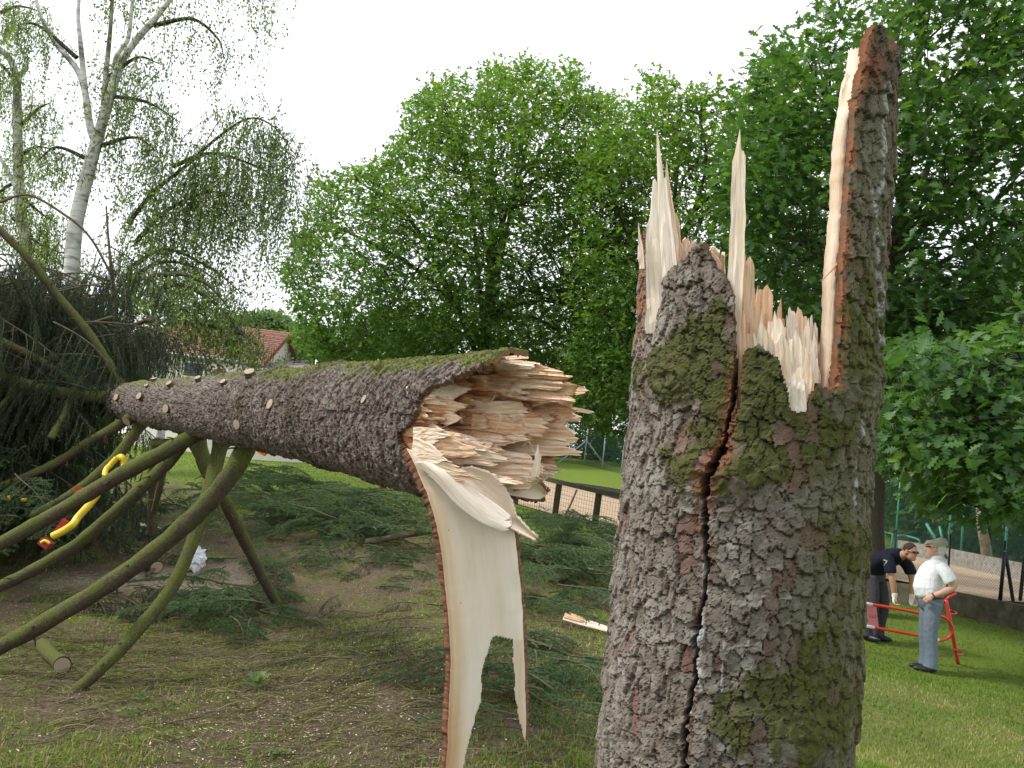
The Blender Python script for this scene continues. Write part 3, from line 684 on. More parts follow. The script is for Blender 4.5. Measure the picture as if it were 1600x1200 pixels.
    nr = (.35 + .65 * np.exp(-((py - 690) / 90.0) ** 2)) * sst(2.9, 1.2, cd / np.maximum(wd + 2, .1)) * sst(.35, .6, fbm2(px / 14, py / 30, 53) + .25 * ((py < 800) * 1.0))
    h = h - .006 * nr * (1 - op)
    col = col * (1 - .8 * nr[:, None]) + np.array((.22, .085, .048)) * .8 * nr[:, None]
    col = col * (1 - op[:, None]) + np.array((.045, .022, .014)) * op[:, None]
    # dried resin runs
    for line, w in (([(1090, 985), (1094, 1060), (1086, 1110)], 10), ([(1344, 640), (1336, 720), (1331, 800)], 4), ([(1104, 880), (1098, 1000)], 6), ([(1360, 300), (1372, 420), (1376, 560)], 6), ([(1380, 130), (1372, 300)], 6), ([(1135, 980), (1128, 1080)], 2.5)):
        k = sst(1, .2, pdist(px + 8 * (fbm2(px / 12, py / 12, 61) - .5), py, line) / w) * sst(.42, .6, fbm2(px / 6, py / 14, 62)) * fr
        col = col * (1 - .7 * k[:, None]) + np.array((.42, .44, .44)) * .7 * k[:, None]; h = h + .002 * k
    # weathered dark tip of the standing spar
    spar = (fr & (px > 1330) & (py < 190)) * sst(190, 90, py)
    col = col * (1 - .5 * spar[:, None]) + np.array((.045, .03, .024)) * .5 * spar[:, None]
    redp = gauss(px, py, (1362, 105, 18, 26)) * fr
    col = col * (1 - .7 * redp[:, None]) + np.array((.20, .07, .045)) * .7 * redp[:, None]
    edge_red = sst(15, 3, px - np.interp(py[:], [40, 112, 200, 450, 600], [1358, 1345, 1331, 1312, 1303])) * fr * (py < 610) * (px > 1290) * sst(.3, .55, fbm2(px / 8, py / 18, 66))
    col = col * (1 - .8 * edge_red[:, None]) + np.array((.32, .13, .065)) * .8 * edge_red[:, None]
    lr = sst(24, 6, px - np.interp(py, [340, 440, 560], [1003, 1001, 992])) * fr * sst(600, 450, py) * sst(.35, .6, fbm2(px / 7, py / 20, 67))
    col = col * (1 - .7 * lr[:, None]) + np.array((.30, .13, .075)) * .7 * lr[:, None]
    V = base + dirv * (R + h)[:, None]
    n, k = shp; Q = grid_quads(n, k, True)
    cpx = px[Q].mean(1); cpy = py[Q].mean(1); cth = np.abs(TH[Q]).min(1); sth = TH[Q].mean(1)
    jag = 7 * (fbm2(cpx / 5, cpy / 40, 71) - .5) * 2
    rim = np.interp(cpx, RIM[:, 0], RIM[:, 1]) + jag
    back = np.full(len(Q), 585.0) + 50 * (fbm2(sth * 9, sth * 0, 72) - .5)
    back = np.where(sth > 1.75, np.where(sth < 2.35, 60 + 400 * sst(2.0, 2.35, sth), back), back)
    back = np.where((sth < -1.75) & (sth > -2.05), 350 + 200 * sst(-1.75, -2.05, sth), back)
    keep = cpy > np.where(cth < 1.75, rim, back)
    Q = Q[keep]
    used = np.unique(Q); mp = np.full(len(V), -1); mp[used] = np.arange(len(used)); V = V[used]; col = col[used]; dirv = dirv[used]; Q = mp[Q]; TU = np.stack([u, v, v], 1)[used]
    thick = .014 + .006 * vn2(TU[:, 0] * 40, TU[:, 1] * 40, 5)
    W, wq, src = rim_walls(V, Q, -dirv * thick[:, None])
    colw = np.array((.20, .085, .045)) * (.7 + .6 * rng.random((len(W), 1)))
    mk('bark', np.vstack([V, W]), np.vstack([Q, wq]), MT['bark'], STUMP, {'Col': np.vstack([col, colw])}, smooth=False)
build_stump()

# ---------------------------------------------------------------- split wood inside the stump
def splinter(b, p0, p1, w, t, side, nrmv, rnd, wc=.8, jag=.12, taper=.35, rows=7, cols=6, sharp=None):
    """a flat sliver of wood from p0 (hidden foot) to p1 (tip); side/nrmv = width and thickness axes"""
    p0 = np.asarray(p0, float); p1 = np.asarray(p1, float); L = np.linalg.norm(p1 - p0); ax = (p1 - p0) / L
    side = nrm(side - ax * (side @ ax)); nn = np.cross(ax, side)
    if sharp is None: sharp = rnd.random()
    c = np.linspace(-.5, .5, cols); pk = rnd.uniform(-.35, .35)
    top = 1 - jag * (np.abs(c - pk) * (1.2 + sharp * 1.8)) - jag * .8 * rnd.random(cols) ** 2; top = np.clip(top, .25, 1.0)
    s = np.linspace(0, 1, rows)
    wob = np.cumsum(rnd.normal(0, .0007, (rows, 2)), 0)
    V = []; F = []
    for lay in (1, -1):
        for i in range(rows):
            for j in range(cols):
                f = s[i] * top[j]
                wd = w * (1 - taper * f ** 1.6)
                tt = t * (1 - .7 * f ** 2)
                ridge = .05 * t * math.sin(j * 2.3 + pk * 9) + rnd.normal(0, .03) * t
                V.append(p0 + ax * L * f + side * (c[j] * wd + wob[i, 0] * 2) + nn * (lay * tt / 2 + wob[i, 1] + lay * ridge))
    V = np.array(V); q = grid_quads(rows, cols); n = rows * cols
    Q = [q, q[:, ::-1] + n]
    Lf = np.arange(rows - 1) * cols
    Q.append(np.stack([Lf, Lf + cols, Lf + cols + n, Lf + n], 1)); Rf = Lf + cols - 1; Q.append(np.stack([Rf + n, Rf + cols + n, Rf + cols, Rf], 1))
    tp = (rows - 1) * cols + np.arange(cols - 1); Q.append(np.stack([tp, tp + 1, tp + 1 + n, tp + n], 1)[:, ::-1])
    rel = V - p0; fib = np.stack([rel @ side + rnd.random() * 9, rel @ nn + rnd.random() * 9, rel @ ax], 1)
    wcv = np.clip(wc + rnd.normal(0, .06) + .05 * rnd.standard_normal(len(V)), 0, 1)
    b.add(V, np.vstack(Q), fib=fib, wc=wcv)
def stump_wood():
    rnd = np.random.default_rng(21)
    def pt(px, py, depth): return P(px, py, depth)
    def spl(x0, y0, x1, y1, w, dep, t=.018, wc=.85, jag=.12, taper=.35, tilt=0.0, name='splinter', **kw):
        b = MB(); sd = nrm(ST_R + ST_F * tilt)
        splinter(b, pt(x0, y0, dep), pt(x1, y1, dep + kw.pop('lean', 0)), w * dep / FPX, t, sd, ST_F, rnd, wc, jag, taper, **kw)
        return b.build(name, MT['wood'], STUMP, smooth=False)
    Fd = D_ST - .235
    # tall pale blades
    spl(1037, 520, 1022, 190, 54, 1.905, .02, .98, .22, .82, rows=14, cols=9, sharp=.9)
    spl(1047, 520, 1037, 236, 26, 1.912, .018, .93, .2, .65, rows=12)
    spl(1052, 500, 1049, 318, 24, 1.92, .022, .86, .15, .35, rows=9)
    spl(1034, 520, 1030, 300, 42, 1.908, .02, .97, .18, .25, rows=9)
    spl(1004, 420, 998, 344, 8, 1.9, .01, .8, .3, .6)
    spl(1139, 560, 1152, 196, 26, 1.80, .014, .90, .10, .30, rows=14, cols=7, sharp=.9)
    spl(1147, 560, 1158, 212, 16, 1.81, .012, .86, .12, .3, rows=12)
    spl(1156, 560, 1160, 352, 12, 1.83, .014, .8, .15, .2)
    spl(1150, 600, 1163, 398, 34, 1.84, .02, .78, .10, .12, rows=9, cols=9)
    spl(1168, 640, 1174, 420, 32, 1.86, .02, .66, .14, .10, rows=10, cols=9)
    spl(1160, 660, 1166, 470, 26, 1.80, .02, .58, .16, .15, rows=9, cols=8)
    spl(1186, 620, 1192, 443, 30, 1.90, .016, .70, .08, .05, rows=9, cols=10)
    spl(1180, 640, 1184, 470, 20, 1.84, .016, .64, .1, .1)
    # white tuft lying behind the knob of bark
    for k in range(16):
        a = rnd.uniform(0, 1)
        b = MB(); p0 = P(1055 + 70 * a, 440 - 4 * a, 1.95 + .05 * rnd.random()); p1 = P(1062 + 62 * a + rnd.normal(0, 6), 370 + 22 * a ** 2 + rnd.normal(0, 5), 1.93)
        splinter(b, p0, p1, .035, .02, ST_R, ST_F, rnd, .9, .3, .3, rows=5, cols=6); b.build('splinter', MT['wood'], STUMP, smooth=False)
    # the fan of plates in the notch between crack and spar
    fan = [(1186, 620, 1183, 500, 22, 1.775, .97), (1200, 640, 1195, 478, 15, 1.785, .95), (1214, 640, 1213, 484, 28, 1.775, .97), (1226, 660, 1222, 520, 24, 1.765, .93), (1236, 660, 1233, 462, 24, 1.80, .93), (1222, 680, 1227, 455, 20, 1.83, .68), (1241, 700, 1243, 462, 18, 1.815, .96),
           (1247, 660, 1244, 505, 24, 1.765, .95), (1262, 660, 1262, 492, 24, 1.79, .9), (1256, 668, 1256, 540, 26, 1.762, .93), (1268, 720, 1270, 540, 22, 1.77, .94), (1276, 700, 1275, 488, 12, 1.80, .92), (1280, 700, 1281, 545, 18, 1.79, .9), (1284, 660, 1292, 488, 18, 1.82, 1.0),
           (1290, 660, 1297, 466, 12, 1.83, 1.0), (1288, 660, 1290, 560, 14, 1.80, .72), (1296, 680, 1300, 560, 16, 1.81, .82), (1240, 670, 1246, 580, 34, 1.757, .95), (1260, 665, 1263, 560, 24, 1.760, .96), (1206, 640, 1206, 512, 24, 1.80, .84), (1250, 700, 1251, 470, 22, 1.86, .74), (1268, 700, 1272, 500, 22, 1.87, .78)]
    fan = [(x0, min(y0, 652), x1, y1, w, dep + .014, wc) for (x0, y0, x1, y1, w, dep, wc) in fan]
    for (x0, y0, x1, y1, w, dep, wc) in fan: spl(x0, y0, x1, y1, w, dep, .016, wc, rnd.uniform(.10, .22), rnd.uniform(.05, .28), rnd.uniform(-.2, .2), rows=8, cols=9)
    # splintered wood filling the crown of the break behind
    b = MB()
    for k in range(130):
        r = .20 * math.sqrt(rnd.random()); a = rnd.uniform(0, 2 * math.pi); xx, yy = r * math.sin(a), r * math.cos(a)
        px = 1185 + xx * 740; hmax = np.interp(px, [1030, 1060, 1110, 1150, 1200, 1240, 1290, 1340], [470, 450, 440, 450, 500, 520, 540, 520])
        top = hmax + rnd.uniform(15, 110)
        zt = 1.6 + (P(1185, top, D_ST)[2] - 1.6)
        p1 = st_axis(np.array([zt]))[0] + ST_R * xx + ST_F * yy; p0 = st_axis(np.array([zt - .35]))[0] + ST_R * xx + ST_F * yy
        an = rnd.uniform(-.9, .9); splinter(b, p0, p1 + rnd.normal(0, .008, 3), rnd.uniform(.02, .05), rnd.uniform(.012, .025), ST_R * math.cos(an) + ST_F * math.sin(an), ST_F, rnd, rnd.uniform(.5, .95), .25, .4, rows=5, cols=5)
    o = b.build('broken_core', MT['wood'], STUMP, smooth=False); o['kind'] = 'stuff'
    # solid wood below the break
    zz = np.linspace(-.1, 1.86, 30); pts = st_axis(zz); V, Q, T = tube(pts, st_rad(zz) - .075, 40)
    mk('heartwood', V, [Q, T], MT['wood'], STUMP, {'fib': V, 'wc': np.full(len(V), .35)})
    # wood of the standing spar: blades side by side against the bark
    b = MB(); sx = [(600, 1306), (450, 1311), (330, 1321), (200, 1329), (112, 1342), (44, 1366)]
    def edge_x(py): return np.interp(py, [s[0] for s in sx[::-1]], [s[1] for s in sx[::-1]])
    for k in range(16):
        f = k / 15; th0 = .70 + .95 * f
        top = 105 + 120 * rnd.random() if f < .25 else (150 + 90 * rnd.random())
        n = 64; zs = np.linspace(P(1330, 700, D_ST)[2], P(1345, top, D_ST)[2], n)
        cx = []
        for z in zs:
            ax_ = st_axis(np.array([z]))[0]; q, _ = proj((ax_ + ST_F * .2)[None]); py = q[0, 1]
            s_edge = np.clip((edge_x(py) + 7 - q[0, 0]) / (.262 * FPX / 1.86), -.99, .99); te = math.asin(s_edge)
            th = te + (1.75 - te) * f
            rr = st_rad(np.array([z]))[0] - .030 - .012 * math.sin(k * 1.7)
            cx.append(ax_ + rr * (math.sin(th) * ST_R + math.cos(th) * ST_F))
        cx = np.array(cx); th = te + (1.75 - te) * f
        sdv = math.cos(th) * ST_R - math.sin(th) * ST_F; nv = math.sin(th) * ST_R + math.cos(th) * ST_F
        cols = 5; V = []
        wid = np.linspace(.038, .030, n) * (1 - sst(.9, 1.0, np.linspace(0, 1, n)) * .7)
        for lay in (1, -1):
            for i in range(n):
                for j in range(cols):
                    c = j / (cols - 1) - .5
                    V.append(cx[i] + sdv * (c * wid[i] + .0009 * math.sin(i * .35 + k * 2.1) + .0005 * math.sin(i * 1.7 + k) + rnd.normal(0, .0005)) + nv * lay * (.016 - .004 * abs(c)) + nv * rnd.normal(0, .0012) + ST_AX * (.05 * rnd.random() if i == n - 1 else 0))
        V = np.array(V); q = grid_quads(n, cols); m = n * cols; Lf = np.arange(n - 1) * cols; Rf = Lf + cols - 1; tp = (n - 1) * cols + np.arange(cols - 1)
        Q = np.vstack([q, q[:, ::-1] + m, np.stack([Lf, Lf + cols, Lf + cols + m, Lf + m], 1), np.stack([Rf + m, Rf + cols + m, Rf + cols, Rf], 1), np.stack([tp + n * 0, tp + 1, tp + 1 + m, tp + m], 1)])
        rel = V - cx[0]; fib = np.stack([rel @ sdv + k * .3, rel @ nv, rel @ ST_AX], 1)
        b.add(V, Q, fib=fib, wc=np.clip(np.full(len(V), .93 - .1 * rnd.random()), 0, 1))
    b.build('spar_wood', MT['wood'], STUMP, smooth=True)
    # loose fibres
    for (a, c, e) in [((1318, 400, 1.8), (1306, 415, 1.78), (1283, 440, 1.76)), ((1330, 180, 1.85), (1322, 200, 1.84), (1308, 214, 1.83))]:
        V, Q, T = tube(smooth_path([P(*a), P(*c), P(*e)], 10), np.linspace(.003, .0008, 10), 5); mk('loose_fibre', V, [Q, T], MT['wood'], STUMP, {'fib': V, 'wc': np.full(len(V), .4)})
stump_wood()
# ================================================================ the fallen trunk
FT_A, FT_B = P(742, 664, 3.38), P(192, 628, 10.0)
FT_N = nrm(FT_A - FT_B)                                   # towards the broken butt
FT_H = nrm(np.cross(FT_N, [0, 0, 1.0])); FT_H = FT_H if FT_H[0] > 0 else -FT_H
FT_V = np.cross(FT_H, FT_N); FT_V = FT_V if FT_V[2] > 0 else -FT_V
FT_L = np.linalg.norm(FT_A - FT_B)
FALLEN = thing('fallen_spruce', (FT_B[0], FT_B[1], gz(FT_B[0], FT_B[1])), 'fallen spruce trunk propped on mossy branches with a torn splintered butt', 'fallen tree')
def ft_c(w): return FT_A + FT_N * np.asarray(w, float)[..., None]
def ft_r(w): return .252 + .0085 * np.asarray(w, float) * (np.asarray(w) < 0)
RIMX = np.array([(520, 850), (550, 830), (557, 822), (564, 790), (573, 755), (586, 715), (600, 690), (612, 664), (622, 652), (645, 649), (660, 641), (676, 622), (690, 620), (705, 632), (725, 648), (745, 660), (768, 668), (900, 690)], float)
def build_trunk():
    w = np.concatenate([-np.geomspace(14.5, 3.0, 260)[:-1], np.linspace(-3.0, -.9, 330)[:-1], np.arange(-.9, .34, .0042)])
    ph = np.concatenate([np.linspace(-math.pi, math.pi, 400, endpoint=False)])
    W, PH = np.meshgrid(w, ph, indexing='ij'); shp = W.shape; W = W.ravel(); PH = PH.ravel()
    R = ft_r(W); u = PH * .25; v = -W
    # swelling at old branch whorls and an uneven underside
    R = R + .012 * (fbm2(W * 1.3, PH * 1.2, 5, 3) - .5) + .030 * np.maximum(0, -np.sin(PH)) * np.exp(-((W + .35) / .7) ** 2)
    for wk in (-1.35, -2.25, -3.3, -4.6, -5.6, -6.6): R = R + .014 * np.exp(-((W - wk) / .07) ** 2)
    dirv = np.cos(PH)[:, None] * FT_H + np.sin(PH)[:, None] * FT_V
    base = ft_c(W); q, _ = proj(base + dirv * R[:, None]); px, py = q[:, 0], q[:, 1]
    h, e, e2, r, r2, fl = bark_relief(u, v, 15, .026, .034, 1.5)
    h = h + .012 * (fbm2(u * 16, v * 60, 17, 3) - .5)
    col = bark_color(u, v, e, e2, r, r2, fl * .4, 15, (.195, .165, .145), (.088, .064, .052))
    col = col * (.8 + .4 * fbm2(v * 2.2, u * 2, 18)[:, None])
    # moss along the top, thicker near the break
    up = dirv[:, 2]
    mb = sst(.45, .98, up) * (.55 + .45 * sst(-1.6, -.2, W)) + .28 * sst(0, .6, up) * (fbm2(W * 2, PH * 2, 19) > .55)
    mm = sst(.42, .62, mb + .8 * (fbm2(u * 20, v * 14, 20) - .5)) * (.4 + .6 * e)
    mc = np.array((.105, .125, .022)) * (.6 + .9 * fbm2(u * 150, v * 150, 22, 3)[:, None])
    col = col * (1 - .85 * mm[:, None]) + mc * .85 * mm[:, None]; h = h + .002 * mm
    # brown damp bark under whorls
    for wk in (-1.35, -2.25):
        k = np.exp(-((W - wk) / .10) ** 2)[:, None] * .55; col = col * (1 - k) + np.array((.06, .05, .025)) * k
    V = base + dirv * (R + h)[:, None]
    n, k = shp; Q = grid_quads(n, k, True)
    facing = (dirv * (EYE - base)).sum(1) > .02
    cx, cy = px[Q].mean(1), py[Q].mean(1); cf = facing[Q].all(1); cw = W[Q].mean(1); cu = PH[Q].mean(1)
    jag = 16 * (fbm2(cy / 5, cx / 30, 24) - .5)
    keep = np.where(cf, cx < np.interp(cy, RIMX[:, 0], RIMX[:, 1]) + jag, cw < .10 + .2 * (fbm2(cu * 6, cw * 0, 25) - .5))
    Q = Q[keep]; used = np.unique(Q); mp = np.full(len(V), -1); mp[used] = np.arange(len(used)); V, col, dv = V[used], col[used], dirv[used]; Q = mp[Q]
    Wl, wq, src = rim_walls(V, Q, -dv * .018)
    cw_ = np.array((.22, .10, .055)) * (.6 + .7 * rng.random((len(Wl), 1)))
    mk('bark', np.vstack([V, Wl]), np.vstack([Q, wq]), MT['bark'], FALLEN, {'Col': np.vstack([col, cw_])}, smooth=False)
build_trunk()

def torn_face():
    """the break seen from the end: stepped plates of fibre over the round section"""
    n = 300; a = np.linspace(-1, 1, n); Aa, Bb = np.meshgrid(a, a, indexing='ij'); Aa = Aa.ravel(); Bb = Bb.ravel(); R = .238
    hh, vv = Aa * R, Bb * R; rad = np.hypot(Aa, Bb)
    wx = .02 * (fbm2(hh * 30, vv * 60, 81) - .5); wy = .012 * (fbm2(hh * 40, vv * 60, 82) - .5)
    F1, F2, r, dx, dy = worley((hh + wx) / .125, (vv + wy) / .058, 83)
    G1, G2, r2, ex, ey = worley((hh + wx) / .055, (vv + wy) / .020, 87)
    L = .02 + .20 * sst(-1.0, .9, Aa) + .03 * (Bb > .2) * sst(.2, .9, Bb)
    L = L + (r - .5) * .17 + dx * .11 + (r2 - .5) * .040 + ex * .022
    L = L + .018 * (fbm2(hh * 9, vv * 150, 84, 4) - .5) * 2 + .006 * (fbm2(hh * 60, vv * 420, 85, 3) - .5)
    def pit(ca, cb, ra, rb, d): return d * np.exp(-((Aa - ca) / ra) ** 2 - ((Bb - cb) / rb) ** 2)
    L = L - pit(-.45, -.05, .22, .16, .10) - pit(-.05, .70, .12, .14, .10) - pit(.1, -.42, .10, .08, .07) + pit(.55, .1, .3, .3, .05) + pit(-.62, .42, .25, .22, .05)
    smoothf = np.exp(-((Aa + .78) / .24) ** 2 - ((Bb - .42) / .20) ** 2)          # clean pale facet beside the bark
    L = L * (1 - .85 * smoothf) + (.06 + .05 * (Aa + 1)) * .85 * smoothf
    V = ft_c(L) + hh[:, None] * FT_H + vv[:, None] * FT_V
    Q = grid_quads(n, n); Q = Q[rad[Q].max(1) < 1.0]
    used = np.unique(Q); mp = np.full(len(V), -1); mp[used] = np.arange(len(used))
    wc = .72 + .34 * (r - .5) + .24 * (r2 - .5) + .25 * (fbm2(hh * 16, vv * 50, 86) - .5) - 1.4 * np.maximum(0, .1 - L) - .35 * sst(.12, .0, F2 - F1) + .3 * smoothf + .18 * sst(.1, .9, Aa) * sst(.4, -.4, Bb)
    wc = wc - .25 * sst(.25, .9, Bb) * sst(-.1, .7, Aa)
    fib = np.stack([hh * 1.0 + 3, vv, L * 1.0 + hh * .3], 1)
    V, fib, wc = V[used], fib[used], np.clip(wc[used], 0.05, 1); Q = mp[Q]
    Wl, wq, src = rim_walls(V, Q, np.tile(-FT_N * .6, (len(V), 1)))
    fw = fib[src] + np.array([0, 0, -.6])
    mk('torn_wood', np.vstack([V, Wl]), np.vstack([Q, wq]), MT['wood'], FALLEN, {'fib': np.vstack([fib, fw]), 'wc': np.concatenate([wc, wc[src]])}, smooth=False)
torn_face()
def slab(name, front, back, mask, mats, parent, fib, wc):
    """thick sheet from two vertex grids (n,k,3); mask (n-1,k-1) keeps cells; material 0 = front, 1 = back and edges"""
    n, k = front.shape[:2]; Q = grid_quads(n, k); Q = Q[mask.ravel()]; m = n * k
    E = np.concatenate([Q[:, [0, 1]], Q[:, [1, 2]], Q[:, [2, 3]], Q[:, [3, 0]]]); key = np.sort(E, 1)
    _, idx, cnt = np.unique(key, axis=0, return_index=True, return_counts=True); B = E[idx[cnt == 1]]
    S = np.stack([B[:, 1], B[:, 0], B[:, 0] + m, B[:, 1] + m], 1)
    V = np.vstack([front.reshape(-1, 3), back.reshape(-1, 3)]); QQ = np.vstack([Q, Q[:, ::-1] + m, S])
    mi = np.concatenate([np.zeros(len(Q)), np.ones(len(Q) + len(S))])
    col = np.array((.21, .095, .055)) * (.5 + .9 * rng.random((len(V), 1)))
    return mk(name, V, QQ, mats, parent, {'fib': np.vstack([fib, fib]), 'wc': np.concatenate([wc, wc]), 'Col': col}, True, mi)
def strip_sheet(name, left, right, n, k, depth, thick, curve, mask_poly=None, wcf=None, mats=None, ragged=2.5, seed=1, bow=0.0):
    Lp = smooth_path(left, n); Rp = smooth_path(right, n); t = np.linspace(0, 1, k)
    ej = (fbm2(np.arange(n) / 17, np.zeros(n), seed, 5) - .5) * 2 * ragged; ek = (fbm2(np.arange(n) / 15, np.zeros(n), seed + 1, 5) - .5) * 2 * ragged
    PX = (Lp[:, 0] + ej)[:, None] * (1 - t) + (Rp[:, 0] + ek)[:, None] * t; PY = Lp[:, 1][:, None] * (1 - t) + Rp[:, 1][:, None] * t
    s = np.linspace(0, 1, n)[:, None]
    Dp = depth(s) + curve * (np.sin(t * math.pi)[None] - .5) + bow * (t[None] - .5) + .006 * (fbm2(PX / 40, PY / 90, seed + 2) - .5)
    F = np.stack([P(x, y, d) for x, y, d in zip(PX.ravel(), PY.ravel(), Dp.ravel())]).reshape(n, k, 3)
    nv = nrm(np.cross(F[1:, :-1] - F[:-1, :-1], F[:-1, 1:] - F[:-1, :-1])); N = np.zeros_like(F); N[:-1, :-1] = nv; N[-1] = N[-2]; N[:, -1] = N[:, -2]
    vw = F - EYE; sg = np.sign((N * vw).sum(-1, keepdims=True)); N = N * sg
    th = thick * (.75 + .5 * fbm2(PX / 25, PY / 22, seed + 3))
    Bk = F + N * th[..., None] + .0022 * rng.standard_normal(F.shape)
    cx = (PX[:-1, :-1] + PX[1:, 1:]) / 2; cy = (PY[:-1, :-1] + PY[1:, 1:]) / 2
    mask = np.ones(cx.shape, bool) if mask_poly is None else mask_poly(cx, cy)
    LL = np.linalg.norm(np.asarray(left[-1], float) - np.asarray(left[0], float)); fib = np.stack([t[None] * np.hypot(PX[:, -1:] - PX[:, :1], PY[:, -1:] - PY[:, :1]) / 480, np.zeros_like(PX) + seed, s * LL / 480 + 0 * PX], -1).reshape(-1, 3)
    wc = np.full(n * k, .9) if wcf is None else wcf(PX, PY, t[None] + 0 * PX).ravel()
    return slab(name, F, Bk, mask, mats or [MT['inner'], MT['bark']], FALLEN, fib, wc)
# long strip of bark and sapwood hanging from the butt
def strip_mask(x, y):
    j = 5 * (fbm2(x / 4, y / 14, 91) - .5)
    lt = np.interp(y, [992, 1000, 1040, 1100, 1140, 1200, 1290, 1330], [770, 768, 754, 750, 737, 724, 708, 700]) + j
    rt = np.interp(y, [992, 1000, 1010, 1080, 1130, 1160], [771, 802, 801, 805, 811, 821]) + j
    top = 994 + 7 * (fbm2(x / 5, x * 0, 92) - .3) * 2
    notch = (y > top) & (x > lt) & (x < np.where(y < 1159, rt, 999))
    return ~notch & ~((y > 1159) & (x > 760))
def strip_wc(x, y, t):
    edge = .35 * np.exp(-((t - .10) / .10) ** 2) * sst(700, 800, y) + .30 * np.exp(-((t - .02) / .03) ** 2)
    return np.clip(.97 - edge - .10 * sst(1000, 1200, y) - .25 * np.exp(-((x - 812) / 10.0) ** 2) * (y > 1000) + .08 * (fbm2(x / 40, y / 120, 93) - .5), 0, 1)
strip_sheet('torn_strip', [(636, 700), (655, 742), (674, 790), (688, 850), (697, 920), (703, 1000), (703, 1080), (699, 1150), (694, 1230), (690, 1330)],
            [(742, 744), (770, 760), (792, 790), (803, 830), (812, 900), (818, 960), (820, 1030), (821, 1100), (821, 1160), (822, 1330)], 230, 84, lambda s: 3.20 - .06 * np.sin(np.minimum(s * 3, 1) * 1.57), .030, .045, strip_mask, strip_wc, seed=41, bow=.05)
# white curl of sapwood peeled over the strip, and the tongues beside it
def flapwc(v): return lambda x, y, t: np.full(x.shape, v) + .05 * (fbm2(x / 20, y / 20, 7) - .5)
def ragged_tip(tipx, amp, seed): return lambda x, y: (x < tipx + amp * (fbm2(y / 3, y * 0, seed) - .5) * 2)
strip_sheet('peeled_curl', [(648, 722), (680, 752), (715, 790), (750, 816), (785, 832)], [(672, 722), (712, 744), (757, 775), (795, 803), (812, 822)], 70, 24, lambda s: 3.12 - .05 * s, .006, -.010, ragged_tip(795, 14, 5), flapwc(1.0), [MT['wood'], MT['wood']], 1.5, 51)
strip_sheet('peeled_tongue', [(690, 735), (730, 762), (772, 800), (800, 825), (838, 842)], [(735, 730), (775, 745), (798, 780), (808, 808), (840, 841)], 60, 20, lambda s: 3.16 - .03 * s, .008, .012, None, flapwc(.9), [MT['wood'], MT['wood']], 2.0, 61)
strip_sheet('bark_tongue', [(745, 752), (775, 768), (810, 776), (838, 780), (852, 776)], [(770, 742), (800, 750), (830, 752), (846, 758), (857, 770)], 50, 18, lambda s: 3.22 + .10 * s, .014, .03, None, flapwc(.88), None, 3.0, 71)

